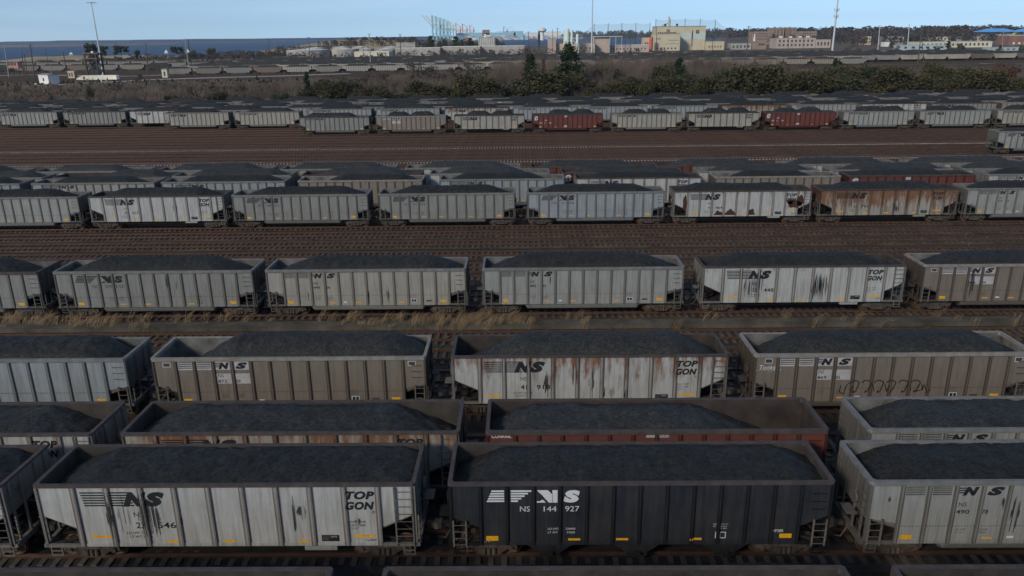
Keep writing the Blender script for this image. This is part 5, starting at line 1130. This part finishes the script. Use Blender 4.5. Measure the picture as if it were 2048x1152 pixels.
# storage tanks and the long pale sheds
for i, (p0, p1, py, Y) in enumerate(((561, 652, 101, 690), (655, 712, 99, 700), (600, 650, 97, 760), (716, 745, 97.5, 700), (748, 790, 99, 715), (700, 735, 94.5, 780), (660, 700, 95, 790), (760, 800, 95, 790))):
    a, c = at(p0, py, Y), at(p1, py, Y); r = (c.x-a.x)/2; t = thing('storage_tank', ((a.x+c.x)/2, Y+r, GZ), 'wide pale storage tank, %s from left in the tank farm' % ORD[sorted([561, 655, 600, 716, 748, 700, 660, 760]).index(p0)], 'tank', 'pale storage tanks')
    h = a.z-GZ; mb = MB(); mb.lathe([(0, 0), (r, 0), (r, h*.5), (r+.08, h*.5), (r+.08, h*.53), (r, h*.53), (r, h), (r*.97, h)], n=40); link('tank_shell', mb.mesh('tank_shell', M_conc), t)
    mb = MB(); mb.lathe([(r*.965, h-.2), (0, h+.8)], n=40); mb.tube((-r, 0, h+1.0), (r*.2, -r*.97, h+1), .06, n=4); link('tank_roof', mb.mesh('tank_roof', M_wh), t)
    mb = MB(); 
    for k in range(16): mb.box(-.5+k*r*.05, .5+k*r*.05, -r*1.02-.3, -r*1.02, h*k/16, h*k/16+.2)
    link('stair', mb.mesh('stair', M_galv), t)
for k, (p0, p1, py, Y, mt, lab) in enumerate(((708, 778, 104.5, 660, M_cream, 'low cream shed with dark doorway right of the tanks'), (790, 880, 97, 720, M_conc, 'long pale shed behind the bare trees, left one'), (884, 960, 94, 730, M_conc, 'long pale shed behind the bare trees, middle one'), (963, 1050, 93, 740, M_conc, 'long pale shed behind the bare trees, right one'), (957, 990, 76, 900, M_conc, 'pale grey block with white roof kiosk on the horizon'), (991, 1002, 74, 920, M_conc, 'narrow grey block beside the one with roof kiosk'), (792, 830, 86, 900, M_conc, 'low pale building on the hill right of the tanks'))):
    bld('shed', p0, p1, py, Y, 18, mt, lab, roof=M_wh if k < 4 else M_conc, wins=(((3, 1, .05, .95, .2, .65, .25, 1, M_glass),) if k == 0 else ((2, 1, .2, .9, .0, .5, .08, 1, M_roof), (1, 1, .0, 1, .62, .66, 1, 1, M_roof))), extra=(lambda t, w, h, d: (lambda mb: ([mb.box(x, x+.5, -d/2-.3, -d/2, 0, h) for x in [-w/2+w*i/9 for i in range(9)]], link('pilaster_row', mb.mesh('pilaster_row', M_wh), t), link('roof_kiosk', (lambda m2: (m2.box(-w*.18, -w*.05, 0, 3, h+.5, h+4), m2.box(-w*.05, w*.2, 0, .3, h+2.2, h+3), m2.mesh('roof_kiosk', M_wh))[-1])(MB()), t)))(MB())) if k == 4 else None)
# right hand buildings
W3 = lambda c, r, a=.04, b=.96: ((c, r, a, b, .12, .95, .45, .5, M_glass),)
bld('apartment_block', 1505, 1545, 64, 1200, 24, M_orange, 'orange brick apartment block, lowest at the left end', wins=W3(8, 4))
bld('apartment_block', 1545, 1569, 56.5, 1210, 24, M_orange, 'tall orange brick block left of the gap', wins=W3(3, 6))
bld('apartment_block', 1571, 1593, 56, 1215, 24, M_orange, 'tall orange brick block right of the gap', wins=W3(3, 6))
bld('apartment_block', 1593.5, 1634, 63.5, 1200, 24, M_orange, 'lower orange brick block at the right end of the apartments', wins=W3(8, 4))
bld('school_building', 1553, 1632, 77, 930, 24, M_pink, 'pale pink long building below the orange apartments', roof=M_conc, wins=W3(9, 2), extra=lambda t, w, h, d: [link('roof_unit', (lambda m2: (m2.prismz([(x, -2), (x+3, -2), (x+3, 2), (x, 2)], h+.6, h+2.2), m2.mesh('roof_unit', M_wh))[-1])(MB()), t) for x in (-w*.35, -w*.1, w*.15, w*.35)])
bld('shed', 1632.5, 1662, 80, 930, 20, M_pink, 'low pink shed with pale teal roof beside the phone mast', roof=M_teal, wins=W3(4, 1))
bld('shed', 1505, 1533, 83, 900, 14, M_orange, 'small orange block with open gallery left of the pink building', wins=((3, 1, .45, .9, .5, .75, .8, 1, M_glass),), extra=lambda t, w, h, d: (lambda mb: (mb.lathe([(0, h), (1.2, h), (.9, h+3), (.5, h+6), (.5, h+8), (0, h+8)], (-w*.25, 0, 0), n=10), link('roof_stack', mb.mesh('roof_stack', M_wh), t)))(MB()))
bld('shed', 1462, 1503, 88, 900, 14, M_conc, 'low grey-green shed left of the small orange block', roof=M_teal, wins=W3(5, 1))
bld('beige_block', 1872, 1903, 74, 1050, 20, M_cream, 'cream two storey block standing left among the right hand trees', wins=W3(4, 2))
bld('beige_block', 1943, 1963, 74, 1050, 20, M_tan, 'tan block with taller upper floor near the blue roof', wins=W3(3, 2))
bld('beige_block', 1929, 1943, 78.5, 1045, 20, M_tan, 'low tan wing beside the block near the blue roof', wins=W3(2, 1))
bld('beige_block', 1773, 1808, 73.5, 1060, 20, M_conc, 'pale flat-roofed block amid the trees right of the phone mast', wins=W3(4, 2))
bld('beige_block', 1732, 1743, 73, 1070, 18, M_tan, 'narrow tan block half hidden in trees', wins=W3(2, 2))
bld('beige_block', 1770, 1782, 84, 960, 10, M_wh, 'small white shed low among the trees right of the phone mast')
bld('long_shed', 1838, 1985, 84.5, 880, 26, M_cream, 'long cream shed with pale teal roof at the right', roof=M_teal, wins=W3(16, 1))
bld('long_shed', 1802, 1895, 91, 800, 16, M_teal, 'pale teal low shed in front of the long cream one', roof=M_teal, wins=W3(6, 1))
bld('long_shed', 1985, 2060, 96, 740, 16, M_teal, 'pale teal low shed at the right edge', roof=M_teal, wins=W3(6, 1))
bld('brick_building', 2019, 2075, 71, 960, 24, M_red, 'red brick building at the right edge below the blue roof', roof=M_wh, wins=((4, 1, .1, .9, .1, .3, .4, 1, M_wh),))
def hip(t, w, h, d):
    mb = MB(); a, b_, rr_ = w/2+4, d/2+4, w/2-7; z, z2 = h+.5, h+4.6
    mb.add([(-a, -b_, z), (a, -b_, z), (a, b_, z), (-a, b_, z), (-rr_, 0, z2), (rr_, 0, z2), (-a, -b_, z-.5), (a, -b_, z-.5), (a, b_, z-.5), (-a, b_, z-.5)], [(0, 1, 5, 4), (1, 2, 5), (2, 3, 4, 5), (3, 0, 4), (6, 7, 1, 0), (7, 8, 2, 1), (9, 6, 0, 3), (9, 8, 7, 6)]); link('hipped_roof', mb.mesh('hipped_roof', M_blue), t)
bld('blue_roofed_building', 1974, 2027, 64, 1150, 24, M_conc, 'grey building with bright blue hipped roof', wins=W3(11, 4), extra=hip)
bld('blue_roofed_building', 2046, 2090, 64, 1150, 24, M_conc, 'second blue-roofed building cut by the right edge', wins=W3(9, 4), extra=hip)
bld('green_link', 2027.5, 2034, 64.5, 1148, 10, M_lime, 'bright lime green stair block beside the blue roof')
# left side: cabin, tower, shed, white railcar, booth
g = at(31, 138, 470); t = thing('signal_cabin', (g.x, 470, GZ), 'red and white signal cabin raised on legs at the left', 'cabin'); z = at(31, 136, 470).z; zt = at(31, 123, 470).z
mb = MB(); mb.box(-3.2, 3.2, -2.2, 2.2, z-GZ, zt-GZ); link('cabin_wall', mb.mesh('cabin_wall', bmat('faded red white boards', (.42, .22, .18), .5)), t)
mb = MB(); mb.box(-5.2, 5.2, -3, 3, zt-GZ+.003, zt-GZ+.3); link('roof', mb.mesh('roof', M_conc), t)
for x in (-3, 3):
    for y in (-2, 2): mb = MB(); mb.box(x-.15, x+.15, y-.15, y+.15, 0, z-GZ); link('leg', mb.mesh('leg', M_darkst), t)
for k in range(3): mb = MB(); mb.box(-2.6+k*1.8, -1.4+k*1.8, -2.26, -2.1, z-GZ+1.5, z-GZ+2.9); link('window', mb.mesh('window', M_glass), t)
g = at(192, 148, 440); zt = at(192, 107, 440).z-GZ; t = thing('steel_tower', (g.x, 440, GZ), 'dark steel tower with hopper beside the left light mast', 'tower')
mb = MB(); 
for x in (-3, 3):
    for y in (-3, 3): mb.box(x-.4, x+.4, y-.4, y+.4, 0, zt)
link('frame', mb.mesh('frame', M_darkst), t)
for k in range(4):
    z0_ = zt*k/4; mb = MB()
    for y in (-3, 3): mb.tube((-3, y, z0_), (3, y, z0_+zt/4), .28, n=4); mb.tube((3, y, z0_), (-3, y, z0_+zt/4), .28, n=4); mb.box(-3, 3, y-.1, y+.1, z0_+zt/4-.2, z0_+zt/4)
    link('brace', mb.mesh('brace', M_darkst), t)
mb = MB(); mb.lathe([(0, zt*.35), (.8, zt*.35), (2.4, zt*.6), (2.4, zt*.9), (0, zt*.95)], n=12); link('hopper', mb.mesh('hopper', M_darkst), t)
mb = MB(); mb.box(-4.2, 4, -3.6, 3.6, zt*.78, zt*.81); mb.box(-4.2, 4.6, -3.6, 3.6, zt+.003, zt+.3); link('platform', mb.mesh('platform', M_brn), t)
mb = MB(); mb.box(-.5, .5, -.5, .5, zt+.3, zt+1.2); link('beacon_box', mb.mesh('beacon_box', M_wh), t)
g = at(85, 167.5, 372); t = thing('site_shed', (g.x, 378, GZ), 'white site shed on a pale slab beside the left road', 'shed', rz=R(-32)); h = at(85, 150.5, 372).z-GZ
mb = MB(); mb.box(-4.2, 4.2, -2.6, 2.6, .3, h); link('wall', mb.mesh('wall', M_wh), t)
mb = MB(); mb.prismx([(-2.9, h+.003), (2.9, h+.003), (2.9, h+.12), (0, h+.5), (-2.9, h+.12)], -4.5, 4.5); link('roof', mb.mesh('roof', M_conc), t)
mb = MB(); mb.box(-.7, .5, -2.66, -2.5, 1.4, 2.8); link('window', mb.mesh('window', M_glass), t); mb = MB(); mb.box(-4.26, -4.1, -.6, .5, .35, 2.6); link('door', mb.mesh('door', M_glass), t)
mb = MB(); mb.box(-6.5, 5, -4.5, 3.6, 0, .28); link('slab', mb.mesh('slab', M_wh), t)
g = at(197, 163.5, 395); h = at(197, 150.5, 395).z-GZ; w = (at(237, 160, 395).x-at(157, 160, 395).x)/2
t = thing('old_railcar', (g.x, 395, GZ), 'long white derelict railcar with rounded left end', 'railcar'); mb = MB()
mb.prism([(-w, .9), (w, .9), (w, h-.2), (w-.6, h), (-w+3.2, h), (-w+1.2, h-.7), (-w, h-1.4)], -1.5, 1.5); link('body', mb.mesh('body', bmat('stained white paint', (.66, .63, .52), .35)), t)
for k in range(7): mb = MB(); x = -w+4+k*2.3; mb.box(x-.06, x+.06, -1.56, -1.502, 1.0, h-.3); link('rib', mb.mesh('rib', M_cream), t)
mb = MB(); mb.lathe([(1.15, -.05), (1.55, -.05), (1.55, .05), (1.15, .05)], (w*.35, -1.55, 1.0), n=20, axis='y'); link('wheel_arch', mb.mesh('wheel_arch', M_wh), t)
mb = MB(); mb.box(-w+3.4, -w+4.4, -1.56, -1.502, 1.1, h-.5); link('rust_panel', mb.mesh('rust_panel', M_brn), t)
for g_ in (-w*.65, w*.65): link('truck', truck_mesh(1), t, loc=(g_, 0, 0))
bld('booth', 322.5, 333, 139, 425, 3, M_cream, 'small cream booth beside the rails left', 'booth', wins=((1, 1, .35, .65, .2, .75, 1, 1, M_glass),))
bld('booth', 133, 147.5, 143.5, 430, 3, M_tan, 'small tan hut with pale roof below the leaning pole', 'hut', roof=M_cream, wins=((2, 1, .15, .85, .3, .8, .5, 1, M_glass),))
# sailing boats
for px, py, hh, lab in ((142.6, 111, 3.2, 'small white sailing boat nearest the left edge'), (333, 108, 4.6, 'white sailing boat between the pines, left of two'), (376, 107, 4.6, 'white sailing boat beside the leaning grey pole')):
    g = gr(px, py, -3); t = thing('sailing_boat', (g.x, g.y, -3), lab, 'sailing boat', 'sailing boats on the water'); mb = MB(); mb.add([(-3.5, 0, .9), (-2.5, -1, .9), (2.5, -1, .9), (3, 1, .9), (-2.5, 1, .9), (-2.5, 0, -.3), (2.5, 0, -.3)], [(0, 1, 2, 3, 4), (0, 5, 1), (1, 5, 6, 2), (2, 6, 3), (3, 6, 5, 4), (4, 5, 0)]); link('hull', mb.mesh('hull', M_wh), t)
    mb = MB(); mb.tube((0, 0, .9), (0, 0, hh+2), .1, n=5); link('mast', mb.mesh('mast', M_galv), t); mb = MB(); mb.prism([(.12, 1.8), (2.8, 1.8), (.12, hh+1.6)], -.03, .03); mb.prism([(-.12, hh+1), (-3.2, 1.6), (-.12, 1.6)], -.03, .03); link('sail', mb.mesh('sail', M_wh), t)
# buildings on the far spit
for px, py, w_, h_, lab in ((36, 86, 26, 10, 'white block on the far spit, left one'), (83.5, 85, 18, 13, 'white block on the far spit, right one'), (45, 92.5, 40, 7, 'low reddish buildings at the tip of the far spit')):
    g = gr(px, 90.5, -2.6); t = thing('shore_building', (g.x, 2300, -2.6), lab, 'building'); mb = MB(); mb.box(-w_/2, w_/2, -8, 8, 0, h_); link('wall', mb.mesh('wall', M_wh if h_ > 8 else M_pink), t); mb = MB(); mb.box(-w_/2-.5, w_/2+.5, -8.5, 8.5, h_+.01, h_+1); link('roof', mb.mesh('roof', M_wh), t)
# container cranes
def crane(px, Y, s, boomup, legm, boomm, label):
    g = at(px, 75, Y); t = thing('container_crane', (g.x, Y, -2), label, 'crane', 'ship-to-shore cranes of the far port'); t.scale = (s, s, s)
    for x in (-12, 12):
        for y in (-9, 9): mb = MB(); mb.box(x-1.7, x+1.7, y-1.7, y+1.7, 0, 62 if x > 0 else 80); link('leg', mb.mesh('leg', legm), t)
    mb = MB()
    for y in (-9, 9): mb.box(-11, 11, y-.7, y+.7, 14, 16); mb.box(-11, 11, y-.7, y+.7, 36, 38); mb.tube((-12, y, 16), (12, y, 36), .6, n=4); mb.tube((-12, y, 80), (12, y, 62), .6, n=4); mb.tube((12, y, 38), (-12, y, 55), .5, n=4)
    for x in (-12, 12): mb.box(x-.7, x+.7, -8, 8, 26, 28); mb.tube((x, -9, 28), (x, 9, 50), .5, n=4)
    link('portal_brace', mb.mesh('portal_brace', legm), t)
    mb = MB()
    for y in (-3, 3): mb.box(-12, 48, y-.6, y+.6, 42, 44.5)
    mb.box(6, 18, -5, 5, 45, 50); link('girder', mb.mesh('girder', boomm), t)
    mb = MB(); e = (-48, 82) if boomup else (-62, 43)
    for y in (-3, 3):
        mb.tube((-13, y, 43), (e[0], y, e[1]), .9, n=4); mb.tube((-13, y, 48), (e[0]+4, y, e[1]+1), .5, n=4)
        for k in range(8): u = k/8; mb.tube((-13+(e[0]+13)*u, y, 43+(e[1]-43)*u), (-13+(e[0]+17)*(u+.06), y, 48+(e[1]-47)*(u+.06)), .3, n=3)
    link('boom', mb.mesh('boom', boomm), t)
    mb = MB(); mb.tube((-12, 0, 80), (e[0]*.6, 0, 43+(e[1]-43)*.55), .35, n=4); mb.tube((-12, 0, 80), (44, 0, 45), .35, n=4); link('stay', mb.mesh('stay', boomm), t)
for k, (px, Y, s, up, lm, bm_) in enumerate(((873, 2750, 1.0, True, M_teals, M_pale), (880, 2900, 1.0, True, M_teals, M_pale), (888, 3050, .98, True, M_teals, M_pale), (895, 3200, .96, True, M_teals, M_pale), (902, 3350, .9, False, M_teals, M_pale), (917, 3500, .80, False, M_redp, M_wh), (930, 3600, .78, False, M_redp, M_wh), (944, 3700, .72, False, M_redp, M_wh), (1011, 3700, .62, False, M_darkst, M_conc), (1023, 3700, .6, False, M_pale, M_conc))):
    crane(px, Y, s, up, lm, bm_, '%s dockside crane with %s boom, %s from left in the far port' % ({M_teals: 'teal', M_redp: 'red', M_darkst: 'dark', M_pale: 'pale'}[lm], 'raised' if up else 'level', ORD[k]))
mb = MB(); rr = random.Random(17)
for k in range(330):
    px = rr.uniform(905, 1165); Y = rr.uniform(2650, 3300); g = at(px, 70, Y); z = -2; n_ = rr.randint(1, 5) if px < 1030 else rr.randint(1, 4)
    for j in range(n_): mb.box(g.x-6, g.x+6, Y-1.2, Y+1.2, z, z+2.5, rr.choice([0, 0, 1, 2, 3])); z += 2.58
tag(link('shipping_containers', mb.mesh('shipping_containers', [M_teals, M_redp, M_wh, M_blue])), 'stacks of coloured shipping containers in the far port', 'containers', kind='stuff')
for px, py, w_, mt, lab in ((972, 60, 30, M_brn, 'brown tower block on the port horizon'), (1037, 63, 40, M_teals, 'teal block on the port horizon'), (1065, 66, 60, M_wh, 'long white building on the port horizon left of the water tower'), (1105, 64, 70, M_pale, 'long pale building on the port horizon right of the water tower'), (1150, 66, 60, M_wh, 'white building on the port horizon behind the silos'), (940, 66, 110, M_teals, 'long teal building in the far port below the red cranes'), (1000, 65.5, 130, M_teals, 'long teal building in the far port right of the red cranes')):
    g = at(px, py, 3400); t = thing('port_building', (g.x, 3400, -2), lab, 'building'); h_ = g.z+2; mb = MB(); mb.box(-w_/2, w_/2, -12, 12, 0, h_); link('wall', mb.mesh('wall', mt), t); mb = MB(); mb.box(-w_/2-.6, w_/2+.6, -12.6, 12.6, h_+.01, h_+1); link('roof', mb.mesh('roof', M_conc), t)

# ---------------------------------------------------------------- sea haze
Mh = bpy.data.materials.new('haze'); Mh.use_nodes = True; th = Mh.node_tree; th.nodes.clear()
pv = N(th, 'ShaderNodeVolumePrincipled'); pv.inputs['Color'].default_value = (.80, .88, .97, 1); pv.inputs['Density'].default_value = .000065; pv.inputs['Anisotropy'].default_value = .2
oh = N(th, 'ShaderNodeOutputMaterial'); th.links.new(pv.outputs[0], oh.inputs['Volume'])
mb = MB(); mb.box(-6500, 6500, -450, 5200, -9.5, 100); tag(link('haze', mb.mesh('haze', Mh)), 'thin pale haze over the yard and the bay', 'haze', kind='stuff')
